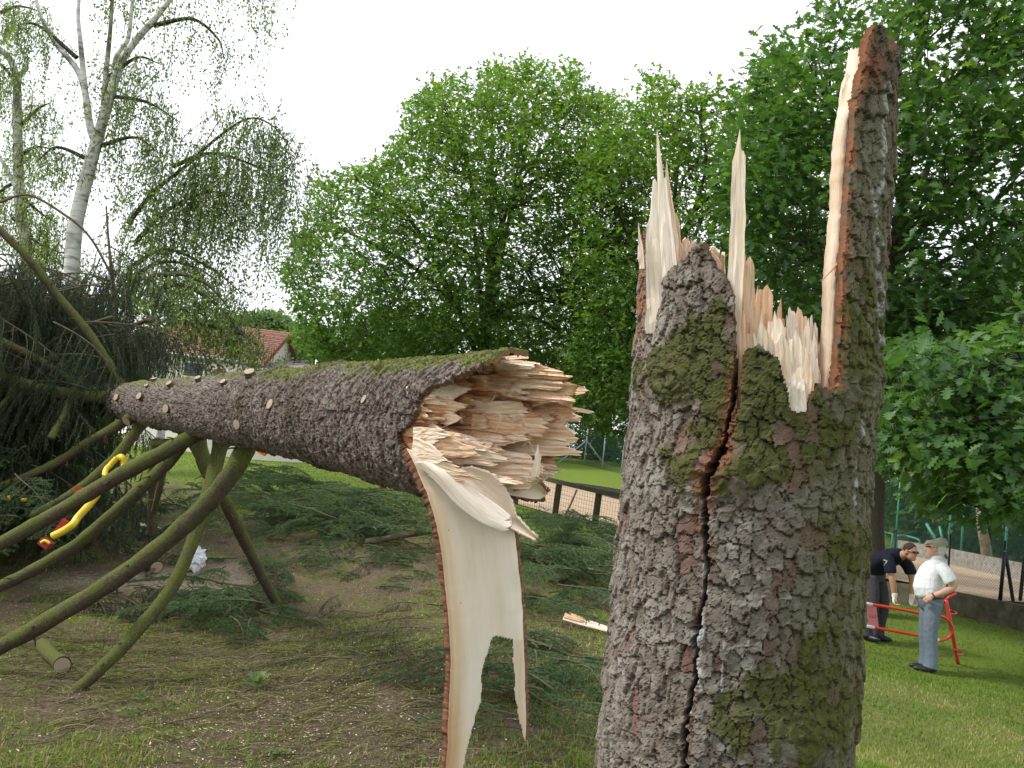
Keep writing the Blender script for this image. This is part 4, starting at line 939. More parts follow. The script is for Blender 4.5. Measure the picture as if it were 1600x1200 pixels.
def fallen_splinters():
    rnd = np.random.default_rng(33)
    def spl(x0, y0, x1, y1, w, d0, d1, t, wc, jag=.2, taper=.5, rows=8, cols=7, tilt=0.0, smooth=False):
        b = MB(); p0, p1 = P(x0, y0, d0), P(x1, y1, d1); sd = nrm(CUP + tilt * _f)
        splinter(b, p0, p1, w * d0 / FPX, t, sd, -_f, rnd, wc, jag, taper, rows=rows, cols=cols); b.build('splinter', MT['wood'], FALLEN, smooth=smooth)
    D = 3.3
    spl(800, 607, 922, 609, 16, 3.42, 3.28, .022, .80, .08, .25, 10)
    spl(845, 634, 934, 644, 8, 3.42, 3.30, .01, .85, .15, .5)
    spl(840, 642, 912, 652, 12, 3.40, 3.30, .014, .78, .2, .4)
    spl(770, 668, 905, 672, 46, 3.36, 3.22, .04, .70, .16, .25, 10, 12)
    spl(760, 692, 917, 700, 36, 3.34, 3.20, .03, .80, .14, .45, 10, 12)
    spl(790, 650, 888, 650, 30, 3.40, 3.28, .03, .58, .22, .3, 9, 10)
    spl(780, 625, 880, 625, 26, 3.42, 3.32, .03, .52, .25, .3, 9, 10)
    spl(760, 590, 850, 580, 30, 3.42, 3.32, .03, .66, .2, .3, 9, 10)
    spl(700, 740, 852, 752, 44, 3.26, 3.16, .035, .72, .14, .25, 12, 14)
    spl(720, 720, 850, 728, 40, 3.30, 3.18, .03, .76, .12, .3, 12, 12)
    spl(680, 700, 800, 716, 44, 3.24, 3.14, .03, .74, .2, .4, 12, 12)
    spl(660, 690, 752, 702, 44, 3.22, 3.12, .028, .72, .25, .4, 12, 12)
    spl(648, 684, 705, 690, 34, 3.24, 3.14, .02, .90, .35, .3, 10, 12)
    spl(646, 700, 702, 722, 30, 3.18, 3.10, .018, .86, .35, .4, 10, 10)
    spl(655, 720, 745, 745, 24, 3.16, 3.08, .016, .84, .3, .5, 10, 10)
    spl(670, 735, 760, 752, 16, 3.14, 3.07, .014, .62, .3, .5)
    spl(640, 621, 728, 606, 34, 3.36, 3.27, .03, 1.0, .22, .2, 10, 12)
    spl(690, 594, 742, 578, 14, 3.38, 3.30, .015, .95, .3, .4)
    spl(760, 562, 828, 557, 8, 3.42, 3.34, .010, .9, .1, .4)
    spl(722, 640, 830, 640, 40, 3.34, 3.24, .03, .80, .15, .3, 12, 14)
    spl(740, 660, 840, 668, 30, 3.30, 3.20, .025, .82, .2, .35, 12, 12)
    spl(740, 612, 810, 606, 32, 3.36, 3.28, .025, .84, .18, .25, 12, 12)
    spl(836, 745, 842, 690, 12, 3.12, 3.12, .008, 1.0, .3, .6)
    spl(832, 735, 847, 705, 7, 3.12, 3.12, .006, 1.0, .3, .7)
    for k in range(24):       # ragged smaller slivers over the face
        a = rnd.uniform(0, 2 * math.pi); rr = .2 * math.sqrt(rnd.random()); hh, vv = rr * math.cos(a), rr * math.sin(a)
        L0 = .05 + .20 * (hh / .238 + 1) / 2; p0 = ft_c(np.array(L0 - .10)) + hh * FT_H + vv * FT_V; p1 = p0 + FT_N * rnd.uniform(.12, .24) + FT_H * rnd.normal(.01, .012) + FT_V * rnd.normal(-.004, .008)
        b = MB(); splinter(b, p0, p1, rnd.uniform(.012, .05), rnd.uniform(.006, .02), FT_V + rnd.normal(0, .3) * FT_H, FT_H, rnd, rnd.uniform(.4, .9), .3, .45, rows=6, cols=7); b.build('splinter', MT['wood'], FALLEN, smooth=False)
    for k in range(12):       # hair-thin fibres
        p0 = P(rnd.uniform(690, 850), rnd.uniform(600, 750), 3.2); L = rnd.uniform(.04, .12); V, Q, T = tube(smooth_path([p0, p0 + FT_N * L * .5 + rnd.normal(0, .02, 3), p0 + FT_N * L * .8 + rnd.normal(0, .03, 3) + (0, 0, -.02)], 8), np.linspace(.0016, .0005, 8), 4)
        mk('loose_fibre', V, [Q, T], MT['wood'], FALLEN, {'fib': V, 'wc': np.full(len(V), .9)})
fallen_splinters()

# ---------------------------------------------------------------- limbs of the fallen tree
def limb(path, r0, r1, name='branch', parent=None, m='branch', n=40, k=12, seed=0, cap=True):
    parent = parent or FALLEN
    p = smooth_path([P(*q) for q in path], n); s = np.linspace(0, 1, n)
    rad = r0 * (1 - s) + r1 * s; rad = rad * (1 + .09 * (fbm2(s * 14, s * 0 + seed, seed) - .5) * 2); rad[:3] *= np.array([1.35, 1.2, 1.06])
    V, Q, T = tube(p, rad, k, cap)
    nv = len(p) * k; c = np.repeat(p, k, 0); dv = nrm(V[:nv] - c); V[:nv] += dv * (np.repeat(rad, k) * (.22 * (vn3(V[:nv] * 13, seed) - .5) + .12 * (vn3(V[:nv] * 45, seed + 2) + vn3(V[:nv] * 120, seed + 1) - 1)))[:, None]
    o = mk(name, V, [Q, T], MT[m], parent); return o, p, rad
def twig_stubs(o, p, rad, cnt, seed):
    rnd = np.random.default_rng(seed)
    for i in range(cnt):
        j = rnd.integers(3, len(p) - 3); t = nrm(p[j + 1] - p[j]); d = nrm(np.cross(t, rnd.normal(0, 1, 3))); L = rnd.uniform(.02, .07); a = p[j] + d * rad[j] * .9
        V, Q, T = tube([a, a + d * L * .6 + t * L * .3, a + d * L + t * L * .7], [.008, .006, .003], 5); mk('twig_stub', V, [Q, T], MT['branch_dry'], o)
LIMBS = [
    ([(392, 676, 6.0), (378, 712, 5.86), (345, 762, 5.84), (298, 812, 5.9), (205, 888, 6.0), (100, 955, 6.15), (0, 1012, 6.3), (-140, 1090, 6.5)], .078, .066, 8),
    ([(338, 658, 6.9), (300, 682, 6.75), (240, 714, 6.8), (170, 752, 6.9), (90, 800, 7.0), (0, 850, 7.1), (-120, 915, 7.3)], .072, .062, 8),
    ([(296, 678, 7.4), (262, 722, 7.3), (225, 760, 7.3), (180, 800, 7.35), (120, 850, 7.4), (50, 892, 7.45), (0, 916, 7.5), (-100, 960, 7.6)], .068, .058, 8),
    ([(222, 658, 9.0), (200, 692, 8.9), (168, 728, 8.85), (128, 762, 8.85), (85, 788, 8.9), (50, 806, 9.0)], .070, .055, 6),
    ([(205, 652, 9.5), (172, 672, 9.4), (130, 696, 9.4), (90, 722, 9.4), (40, 745, 9.4), (-40, 775, 9.4)], .066, .05, 6),
    ([(348, 682, 6.8), (338, 722, 6.75), (325, 775, 6.6), (305, 835, 6.45), (272, 912, 6.3), (215, 985, 6.1), (160, 1042, 5.98), (108, 1088, 5.9)], .072, .045, 8),
    ([(308, 690, 7.3), (325, 735, 7.3), (352, 785, 7.5), (382, 845, 7.9), (412, 905, 8.3), (447, 968, 8.62)], .072, .055, 8),
    ([(195, 612, 10.2), (165, 560, 10.1), (130, 510, 10.0), (92, 465, 9.9), (45, 405, 9.7), (-10, 350, 9.6)], .066, .05, 8),
    ([(185, 622, 9.9), (140, 620, 9.75), (90, 614, 9.6), (50, 604, 9.5), (0, 590, 9.4), (-80, 572, 9.2)], .09, .07, 6),
    ([(150, 612, 10.0), (105, 592, 9.8), (60, 562, 9.6), (0, 532, 9.4), (-60, 505, 9.3)], .055, .045, 5),
    ([(112, 616, 9.7), (104, 640, 9.5), (92, 664, 9.4), (80, 686, 9.3)], .052, .05, 3),
    ([(28, 605, 9.5), (10, 628, 9.4), (-30, 660, 9.3)], .05, .045, 2),
    ([(178, 626, 9.9), (172, 650, 9.9), (166, 668, 9.9), (160, 690, 9.9)], .075, .06, 3),
    ([(-40, 330, 12), (0, 316, 12), (45, 305, 12), (100, 335, 12), (140, 370, 12), (172, 425, 12)], .020, .020, 6),
    ([(166, 322, 11.5), (170, 380, 11.5), (176, 440, 11.5), (182, 500, 11.5)], .010, .040, 9),
    ([(246, 690, 8.5), (240, 730, 8.6), (238, 780, 8.8), (236, 835, 9.0)], .06, .05, 4),
    ([(262, 690, 8.0), (250, 760, 8.2), (240, 800, 8.4)], .05, .03, 3),
    ([(140, 545, 12.0), (185, 520, 12.0), (225, 502, 11.9), (240, 500, 11.8)], .04, .035, 4),
    ([(-20, 470, 11), (40, 500, 11), (70, 540, 11), (95, 590, 11)], .05, .04, 4),
]
for i, (path, r0, r1, st) in enumerate(LIMBS):
    o, p, rad = limb(path, r0 * .80, r1 * .80, seed=i * 3, m='branch_dry' if i in (13, 14, 17) else 'branch')
    twig_stubs(o, p, rad, st, i)
# sawn-off branch stubs on the trunk
_sg = [(w, ph) for w in np.linspace(-8.6, -.05, 260) for ph in np.linspace(-math.pi, math.pi, 90)]
_sw = np.array([s[0] for s in _sg]); _sp = np.array([s[1] for s in _sg]); _sd = np.cos(_sp)[:, None] * FT_H + np.sin(_sp)[:, None] * FT_V; _sv_ = ft_c(_sw) + _sd * ft_r(_sw)[:, None]
_sq, _ = proj(_sv_); _sf = (_sd * (EYE - _sv_)).sum(1) > 0
def stub(px, py, r, L, back=.5, name='branch_stub', face='cut'):
    k = np.argmin(np.hypot(_sq[:, 0] - px, _sq[:, 1] - py) + 1e4 * (~_sf)); p = _sv_[k]; d = _sd[k]; ax = nrm(d * 1.0 - FT_N * back + np.array([0, 0, .15]))
    L = L * .42; r = r * .85; pts = np.array([p - ax * .08, p + ax * L * .3, p + ax * L]); V, Q, T = tube(pts, [r * 1.35, r * 1.1, r], 12, False)
    o = mk(name, V, Q, MT['branch'], FALLEN)
    c = p + ax * (L + .001); s1 = nrm(np.cross(ax, [0, 0, 1.0])); s2 = np.cross(ax, s1); a = np.linspace(0, 2 * np.pi, 14, endpoint=False); Vc = np.vstack([c[None] + .003 * ax, c + r * .98 * (np.cos(a)[:, None] * s1 + np.sin(a)[:, None] * s2)])
    mk('cut_face', Vc, np.array([(0, i + 1, (i + 1) % 14 + 1) for i in range(14)]), MT[face], o)
for (x, y, r, L, b) in [(205, 652, .058, .16, -.4), (224, 622, .036, .12, -.5), (266, 638, .038, .10, -.5), (376, 664, .034, .07, -.4), (188, 622, .04, .12, -.4), (268, 604, .030, .10, -.3), (242, 598, .03, .10, -.2), (312, 597, .026, .09, -.4), (352, 600, .024, .07, -.4), (342, 585, .04, .12, .1), (392, 590, .036, .10, -.5), (424, 634, .032, .025, -.2), (570, 622, .022, .012, 0), (232, 606, .022, .08, -.3)]:
    stub(x, y, r, L, b)
# ================================================================ spruce boughs
def needles(b, path, rnd, dens, L, w, lc, spread=1.0):
    """thin needles round a twig"""
    p = np.asarray(path); seg = np.linalg.norm(np.diff(p, axis=0), axis=1); tot = seg.sum(); n = max(4, int(tot * dens)); cs = np.concatenate([[0], np.cumsum(seg)])
    s = rnd.uniform(0, tot, n); k = np.clip(np.searchsorted(cs, s) - 1, 0, len(seg) - 1); f = ((s - cs[k]) / seg[k])[:, None]
    c = p[k] * (1 - f) + p[k + 1] * f; t = nrm(p[k + 1] - p[k])
    d = nrm(np.cross(t, rnd.normal(0, 1, (n, 3)))); d = d + np.array([0, 0, .25]); ax = nrm(t * rnd.uniform(.5, 1.1, (n, 1)) + d * spread)
    l = L * rnd.uniform(.7, 1.2, (n, 1)); sd = nrm(np.cross(ax, rnd.normal(0, 1, (n, 3)))) * w / 2
    V = np.stack([c - sd, c + sd, c + ax * l], 1).reshape(-1, 3); i = np.arange(n) * 3
    b.add(V, T=np.stack([i, i + 1, i + 2], 1), lc=np.repeat(np.clip(lc + rnd.normal(0, .16, n), 0, 1), 3))
def bough_mesh(seed, length=1.0, droop=.25, hang=0.0, dens=330, needleL=.019, nw=.0042, width=.42, sub=True, lc=.45, bare=0.0):
    """returns (stem mesh, needle mesh); the stem starts at the origin and runs along +X"""
    rnd = np.random.default_rng(seed); ns = MB(); nb = MB()
    s = np.linspace(0, 1, 14); main = np.stack([length * s, .05 * np.sin(s * 3 + seed) * length, -droop * s ** 2 * length + .03 * np.sin(s * 5 + seed)], 1)
    V, Q, T = tube(main, np.linspace(.011, .003, 14), 5); ns.add(V, Q, T)
    needles(nb, main[5:], rnd, dens, needleL, nw, lc)
    m = int(length / .05)
    for i in range(m):
        f = .12 + .88 * (i + rnd.random() * .5) / m; k = min(12, int(f * 13)); p0 = main[k] + (main[k + 1] - main[k]) * (f * 13 - k)
        side = 1 if i % 2 else -1; L = width * (1.05 - f * .75) * rnd.uniform(.7, 1.15); an = math.radians(rnd.uniform(38, 62))
        d = np.array([math.cos(an), side * math.sin(an), rnd.uniform(-.15, .12)]); g = np.array([0, 0, -1.0])
        q = np.linspace(0, 1, 7)[:, None]; tw = p0 + L * (d * q * (1 - hang * q * .7) + g * (hang * q ** 1.3 * 1.1 + .18 * q ** 2)) + rnd.normal(0, .006, (7, 3)) * q
        V, Q, T = tube(tw, np.linspace(.0042, .0014, 7), 3, False); ns.add(V, Q)
        if rnd.random() > bare: needles(nb, tw, rnd, dens, needleL, nw, lc + rnd.normal(0, .08))
        if sub:
            for j in range(int(L / .055)):
                ff = .25 + .7 * rnd.random(); kk = min(5, int(ff * 6)); p1 = tw[kk] + (tw[kk + 1] - tw[kk]) * (ff * 6 - kk); s2 = 1 if j % 2 else -1
                d2 = nrm(nrm(tw[kk + 1] - tw[kk]) + .8 * s2 * np.array([-d[1], d[0], 0]) + np.array([0, 0, -hang * 1.5])); l2 = L * rnd.uniform(.2, .42)
                q2 = np.linspace(0, 1, 4)[:, None]; t2 = p1 + l2 * (d2 * q2 + g * (.15 + hang) * q2 ** 2)
                V, Q, T = tube(t2, np.linspace(.0024, .001, 4), 3, False); ns.add(V, Q)
                if rnd.random() > bare: needles(nb, t2, rnd, dens, needleL, nw, lc + rnd.normal(0, .08))
    return ns, nb
MT['twig_bark'] = plain('spruce_twig_bark', (.085, .075, .045), .85, .15, .4, 8)
BOUGH = {}
for key, n, kw, nm in (('fresh', 5, dict(length=.95, droop=.22, width=.36, dens=380, needleL=.021, nw=.0068, lc=.5), 'needle'), ('hang', 4, dict(length=1.25, droop=.45, hang=.75, width=.62, dens=330, needleL=.018, nw=.0070, lc=.42), 'needle_grey'), ('bare', 2, dict(length=1.1, droop=.3, hang=.5, width=.5, dens=160, nw=.006, lc=.6, bare=.6), 'needle_grey')):
    BOUGH[key] = []
    for i in range(n):
        a, b = bough_mesh(100 * len(key) + i, **kw)
        BOUGH[key].append((a.mesh('stem', MT['twig_bark']), b.mesh('needles', MT[nm], False)))
def rot_to(x, up=(0, 0, 1), twist=0.0):
    x = nrm(np.asarray(x, float)); y = np.cross(up, x); y = nrm(y) if np.linalg.norm(y) > 1e-3 else np.array([0, 1.0, 0]); z = np.cross(x, y)
    R = Matrix(((x[0], y[0], z[0]), (x[1], y[1], z[1]), (x[2], y[2], z[2])))
    return (R @ Matrix.Rotation(twist, 3, 'X')).to_euler()
def bough_thing(key, i, loc, direction, scale, label, group, twist=0.0):
    """a cut bough lying on its own"""
    st, ne = BOUGH[key][i % len(BOUGH[key])]
    o = bpy.data.objects.new('spruce_bough', st); C.objects.link(o); o.location = loc; o.rotation_euler = rot_to(direction, twist=twist); o.scale = (scale,) * 3
    c = bpy.data.objects.new('needles', ne); C.objects.link(c); c.parent = o; c['kind'] = 'stuff'
    return tag(o, label, 'bough', group)
def bough_part(key, i, loc, direction, scale, twist=0.0):
    """foliage still on the fallen crown"""
    st, ne = BOUGH[key][i % len(BOUGH[key])]
    o = bpy.data.objects.new('foliage_bough', st); C.objects.link(o); o.parent = FALLEN; o.location = np.asarray(loc) - org(FALLEN); o.rotation_euler = rot_to(direction, twist=twist); o.scale = (scale,) * 3
    c = bpy.data.objects.new('needles', ne); C.objects.link(c); c.parent = o; c['kind'] = 'stuff'
    return o
rnd = np.random.default_rng(5)
# crown of the fallen tree: curtains of hanging twigs
def crown_spots(n, poly_fn, d0, d1):
    out = []
    while len(out) < n:
        px, py = rnd.uniform(-160, 205), rnd.uniform(400, 800)
        if poly_fn(px, py): out.append((px, py, rnd.uniform(d0, d1)))
    return out
def in_crown(px, py):
    top = np.interp(px, [-160, 0, 60, 120, 180, 240, 285], [330, 385, 420, 420, 410, 505, 520]); bot = np.interp(px, [-160, 60, 130, 200, 285], [800, 780, 700, 600, 590])
    return top < py < bot
cnt = 0
for (px, py, d) in crown_spots(225, in_crown, 9.4, 14.0):
    p = P(px, py, d); an = rnd.uniform(0, 2 * math.pi); dr = np.array([math.cos(an), math.sin(an) * .6, rnd.uniform(-.5, .25)]); dr[0] = -abs(dr[0]) if px > 110 else dr[0]
    key = 'bare' if rnd.random() < .10 else 'hang'
    bough_part(key, int(rnd.integers(9)), p, dr, rnd.uniform(.8, 1.35), rnd.uniform(-.4, .4)); cnt += 1
for (px, py, d, s) in [(225, 500, 11.5, .55), (215, 520, 11.4, .6), (235, 500, 11.6, .5), (228, 512, 11.7, .55), (205, 510, 11.8, .7), (240, 520, 11.3, .45), (230, 530, 11.4, .5), (210, 540, 11.4, .6), (245, 508, 11.5, .45), (222, 515, 11.5, .55), (232, 545, 11.5, .5), (215, 550, 11.5, .5), (150, 400, 11.8, .9), (165, 380, 11.6, .8), (185, 420, 11.6, .9), (140, 430, 11.7, 1.0), (130, 460, 11.7, 1.0)]:
    an = rnd.uniform(0, 2 * math.pi); bough_part('hang', int(rnd.integers(9)), P(px, py, d), (math.cos(an), math.sin(an), -.25), s)
# green tufts low at the left, under the limbs
for k in range(46):
    px, py = rnd.normal(45, 45), rnd.normal(770, 40); p = P(px, py, rnd.uniform(8.6, 10.8)); g0 = gz(p[0], p[1]); p[2] = max(p[2], g0 + .12)
    an = rnd.uniform(0, 2 * math.pi); bough_part('fresh', int(rnd.integers(9)), p, (math.cos(an), math.sin(an) - .2, rnd.uniform(-.45, .1)), rnd.uniform(.7, 1.1), rnd.uniform(-.5, .5))
# cut boughs lying about
def scatter(n, cx, cy, sx, sy, key, label, group, s0=.6, s1=1.0, lift=.06, pile=0.0, up=.12, dirx=None):
    for k in range(n):
        px, py = rnd.normal(cx, sx), rnd.normal(cy, sy); p = on_ground(px, max(py, cy - 2.2 * sy))
        p[2] += lift + pile * rnd.random(); an = rnd.uniform(0, 2 * math.pi)
        bough_thing(key, int(rnd.integers(9)), p, (math.cos(an), math.sin(an), rnd.uniform(-.10, up)), rnd.uniform(s0, s1), label, group, rnd.uniform(-.35, .35))
scatter(75, 560, 815, 95, 17, 'fresh', 'cut green spruce bough in the long pile on the lawn edge behind the trunk', 'boughs piled along the lawn edge', .7, 1.1, .08, .20, .22)
scatter(40, 400, 785, 45, 17, 'fresh', 'cut green spruce bough in the heap behind the crossed supporting branches', 'boughs heaped behind the crossed branches', .7, 1.1, .10, .35, .3)
scatter(64, 470, 858, 110, 34, 'fresh', 'flattened green spruce bough on the littered ground before the long pile', 'boughs flattened on the littered ground', .5, .9, .05, .06, .05)
scatter(58, 885, 905, 45, 42, 'fresh', 'cut spruce bough in the thick heap between hanging strip and stump', 'boughs between strip and stump', .7, 1.1, .08, .35, .2)
scatter(24, 905, 850, 40, 14, 'fresh', 'cut spruce bough at the back of the heap beside the timber fence lawn', 'boughs near the timber fence', .8, 1.1, .1, .3, .4)
scatter(30, 840, 1070, 45, 55, 'fresh', 'blue green spruce bough lying at the foot of the hanging torn strip', 'boughs at the foot of the strip', .55, .85, .06, .14, .12)
scatter(24, 350, 962, 36, 14, 'fresh', 'fresh green spruce bough by the ground end of a propping branch', 'boughs by the propping branch end', .6, .95, .08, .16, .2)
scatter(24, 190, 950, 55, 14, 'hang', 'dull grey green spruce bough under the sloping mossy limbs', 'dull boughs under the limbs', .5, .8, .06, .1, .1)
scatter(22, 630, 1000, 80, 50, 'bare', 'half bare spruce bough strewn on the ground left of the hanging strip', 'half bare boughs on the ground', .4, .7, .04, .04, .05)
scatter(20, 170, 820, 70, 22, 'fresh', 'dark spruce bough caught on the ground below the yellow spring rider', 'boughs below the spring rider', .6, 1.0, .08, .2, .2)
# upright broken tip standing in the heap by the fence
for k in range(7):
    p = on_ground(868 + rnd.normal(0, 9), 866); bough_thing('fresh', k, p, (rnd.normal(0, .35), rnd.normal(0, .3), 1.0), rnd.uniform(.5, .8), 'upright dark spruce bough sticking out of the heap before the timber fence', 'upright boughs before the timber fence')

# ---------------------------------------------------------------- litter: twigs, chips, grass
def litter():
    r = np.random.default_rng(12); b = MB()
    N = 9000
    px = r.uniform(-40, 960, N); py = r.uniform(850, 1230, N)
    ds = np.where(True, 0, 0); keep = []
    for i in range(N):
        w = gauss(px[i], py[i], (520, 1030, 300, 90)) + .7 * gauss(px[i], py[i], (150, 1030, 200, 70)) + .5 * gauss(px[i], py[i], (850, 950, 90, 90)) + .12
        if r.random() > w: continue
        # quick ground lookup from the flat guess, refined twice
        d = 1.5 * FPX / max(60, py[i] - (752 + (px[i] - 800) * .1228)); p = P(px[i], py[i], d)
        for _ in range(3):
            z = gz(p[0], p[1]); d = d * (EYE[2] - z) / max(.2, EYE[2] - p[2]); p = P(px[i], py[i], d)
        L = r.uniform(.05, .28); an = r.normal(.1, .7) + (math.pi if r.random() < .5 else 0); n = 5; s = np.linspace(0, 1, n)
        pts = np.stack([p[0] + L * s * math.cos(an) + .03 * L * np.sin(s * 5 + i), p[1] + L * s * math.sin(an), s * 0], 1); pts[:, 2] = ground_z(pts[:, 0], pts[:, 1]) + .008 + .03 * r.random() * np.sin(s * 3.1)
        V, Q, T = tube(pts, np.linspace(r.uniform(.0018, .0042), .001, n), 3, False); b.add(V, Q, lc=r.random())
    o = b.build('twig_litter', MT['twig']); tag(o, 'thin yellowish spruce twigs strewn over the ground', 'twigs', kind='stuff')
    # wood chips
    b = MB(); N = 6500
    s_ = 0; c = r.random(N); cx = np.where(c < .45, r.normal(560, 150, N), np.where(c < .8, r.normal(220, 140, N), r.uniform(0, 900, N))); cy = np.where(c < .45, r.normal(1110, 50, N), np.where(c < .8, r.normal(905, 22, N), r.uniform(880, 1210, N)))
    d = 1.5 * FPX / np.maximum(60, cy - (752 + (cx - 800) * .1228)); X = (cx - 800) / FPX * d; Y = d * 1.02; Z = ground_z(X, Y)
    s = r.uniform(.003, .0085, N) * (1 + (r.random(N) < .04)); a1 = nrm(r.normal(0, 1, (N, 3)) * (1, 1, .3)); a2 = nrm(np.cross(a1, r.normal(0, .3, (N, 3)) + (0, 0, 1))); base = np.stack([X, Y, Z + .006], 1)
    V = np.stack([base - a1 * s[:, None], base + a2 * s[:, None] * .5, base + a1 * s[:, None], base - a2 * s[:, None] * .5], 1).reshape(-1, 3); i = np.arange(N) * 4
    b.add(V, np.stack([i, i + 1, i + 2, i + 3], 1), fib=V, wc=np.repeat(r.uniform(.6, 1, N), 4))
    o = b.build('wood_chips', MT['wood'], smooth=False); tag(o, 'pale wood chips and sawdust flecks scattered on the ground', 'wood chips', kind='stuff')
    # fallen needles and bark crumbs
    b = MB(); N = 42000; px = r.uniform(-40, 960, N); inv = r.uniform(1 / 15, 1 / 3.8, N); d = 1 / inv; X = (px - 800) / FPX * d; Y = d * 1.0; Z = ground_z(X, Y)
    a1 = nrm(r.normal(0, 1, (N, 3)) * (1, 1, .35)); L_ = r.uniform(.006, .022, N)[:, None]; sd = nrm(np.cross(a1, r.normal(0, .3, (N, 3)) + (0, 0, 1))) * r.uniform(.0008, .0022, N)[:, None] * (1 + .12 * d[:, None]); base = np.stack([X, Y, Z + .007 + .012 * r.random(N)], 1)
    V = np.stack([base - a1 * L_ - sd, base - a1 * L_ + sd, base + a1 * L_], 1).reshape(-1, 3); i = np.arange(N) * 3; b.add(V, T=np.stack([i, i + 1, i + 2], 1), lc=np.repeat(np.clip(r.normal(.35, .3, N), 0, 1), 3))
    o = b.build('needle_litter', MT['twig'], smooth=False); tag(o, 'dry fallen needles and crumbs of bark covering the earth', 'litter', kind='stuff')
    # grass
    N = 330000; px = r.uniform(-60, 1660, N); inv = r.uniform(1 / 34, 1 / 3.6, N); d = 1 / inv; X = (px - 800) / FPX * d; Y = d
    V0 = np.stack([X, Y, np.zeros(N)], 1); V0[:, 2] = ground_z(X, Y); m = ground_masks(V0)
    patch = fbm2(X * 1.6, Y * 1.6, 44); fine = fbm2(X * 7, Y * 7, 45)
    dens = np.clip(m[:, 0] * 1.1 - m[:, 1] * 1.2, 0, 1) * np.where(m[:, 0] > .8, .9, .75 * sst(.38, .60, .45 * patch + .55 * fine))
    k = r.random(N) < dens; V0, m, d = V0[k], m[k], d[k]; n = len(V0)
    an = r.uniform(0, 2 * math.pi, n); h = r.uniform(.015, .046, n) * np.where(m[:, 0] > .8, .8, 1.0); w = .0022 + .00045 * d
    sd = np.stack([np.cos(an), np.sin(an), 0 * an], 1) * w[:, None]; ln = np.stack([-np.sin(an), np.cos(an), 0 * an], 1) * (h * r.uniform(.1, .9, n))[:, None]
    V = np.stack([V0 - sd, V0 + sd, V0 + ln + np.stack([0 * h, 0 * h, h], 1)], 1).reshape(-1, 3); i = np.arange(n) * 3
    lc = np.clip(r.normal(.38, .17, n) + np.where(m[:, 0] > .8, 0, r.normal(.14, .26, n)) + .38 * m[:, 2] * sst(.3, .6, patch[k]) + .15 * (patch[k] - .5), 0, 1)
    b = MB(); b.add(V, T=np.stack([i, i + 1, i + 2], 1), lc=np.repeat(lc, 3))
    o = b.build('grass', MT['grass'], smooth=False); tag(o, 'short lawn grass and patchy tufts over the ground', 'grass', kind='stuff')
MT['twig'] = mat_leaf('spruce_twigs', [(0, (.05, .035, .022)), (.35, (.10, .085, .04)), (.7, (.15, .15, .045)), (1, (.24, .21, .12))], 0, .8, .15)
litter()
# ================================================================ broadleaf trees
OAK_HALF = np.array([(0, 0), (.16, .03), (.26, .19), (.33, .07), (.46, .33), (.55, .11), (.70, .34), (.76, .12), (.90, .18), (1.0, 0)])
def leaf_template(kind):
    if kind == 'oak':
        h = OAK_HALF; V = []; T = []
        for s in (1, -1):
            o = len(V); V += [(x, s * y, .16 * y - .10 * x * x) for x, y in h] + [(x, 0, -.10 * x * x) for x in (.22, .40, .60, .80)]
            m = [o + 10, o + 11, o + 12, o + 13]
            t = [(0, 1, 10), (1, 2, 10), (2, 3, 10), (3, 11, 10), (3, 4, 11), (4, 5, 11), (5, 12, 11), (5, 6, 12), (6, 7, 12), (7, 13, 12), (7, 8, 13), (8, 9, 13)]
            T += [tuple(o + q for q in (x if s > 0 else x[::-1])) for x in t]
        return np.array(V, float), np.array(T)
    if kind == 'oak6':
        V = np.array([(0, 0, 0), (.30, .22, .03), (.45, .06, -.02), (.68, .34, .03), (.80, .08, -.05), (1, 0, -.1), (.30, -.22, .03), (.45, -.06, -.02), (.68, -.34, .03), (.80, -.08, -.05)], float)
        return V, np.array([(0, 1, 2), (2, 3, 4), (0, 2, 7), (2, 4, 9), (2, 9, 7), (4, 5, 9), (0, 7, 6), (7, 9, 8)])
    V = np.array([(0, 0, 0), (.42, .32, .04), (1, 0, -.06), (.42, -.32, .04)], float)
    return V, np.array([(0, 1, 2), (0, 2, 3)])
LEAF = {k: leaf_template(k) for k in ('oak', 'oak6', 'leaf')}
def leaves_mesh(pos, ax, up, size, kind, lc):
    tv, tt = LEAF[kind]; n = len(pos); x = nrm(ax); y = nrm(np.cross(up, x)); z = np.cross(x, y)
    V = pos[:, None] + size[:, None, None] * (tv[None, :, 0, None] * x[:, None] + tv[None, :, 1, None] * y[:, None] + tv[None, :, 2, None] * z[:, None])
    T = tt[None] + (np.arange(n) * len(tv))[:, None, None]
    return V.reshape(-1, 3), T.reshape(-1, 3), np.repeat(lc, len(tv))
def inpoly(x, y, poly):
    p = np.asarray(poly, float); q = np.roll(p, -1, 0); c = np.zeros(np.shape(x), bool)
    for (x0, y0), (x1, y1) in zip(p, q):
        c ^= ((y0 > y) != (y1 > y)) & (x < (x1 - x0) * (y - y0) / (y1 - y0 + 1e-12) + x0)
    return c
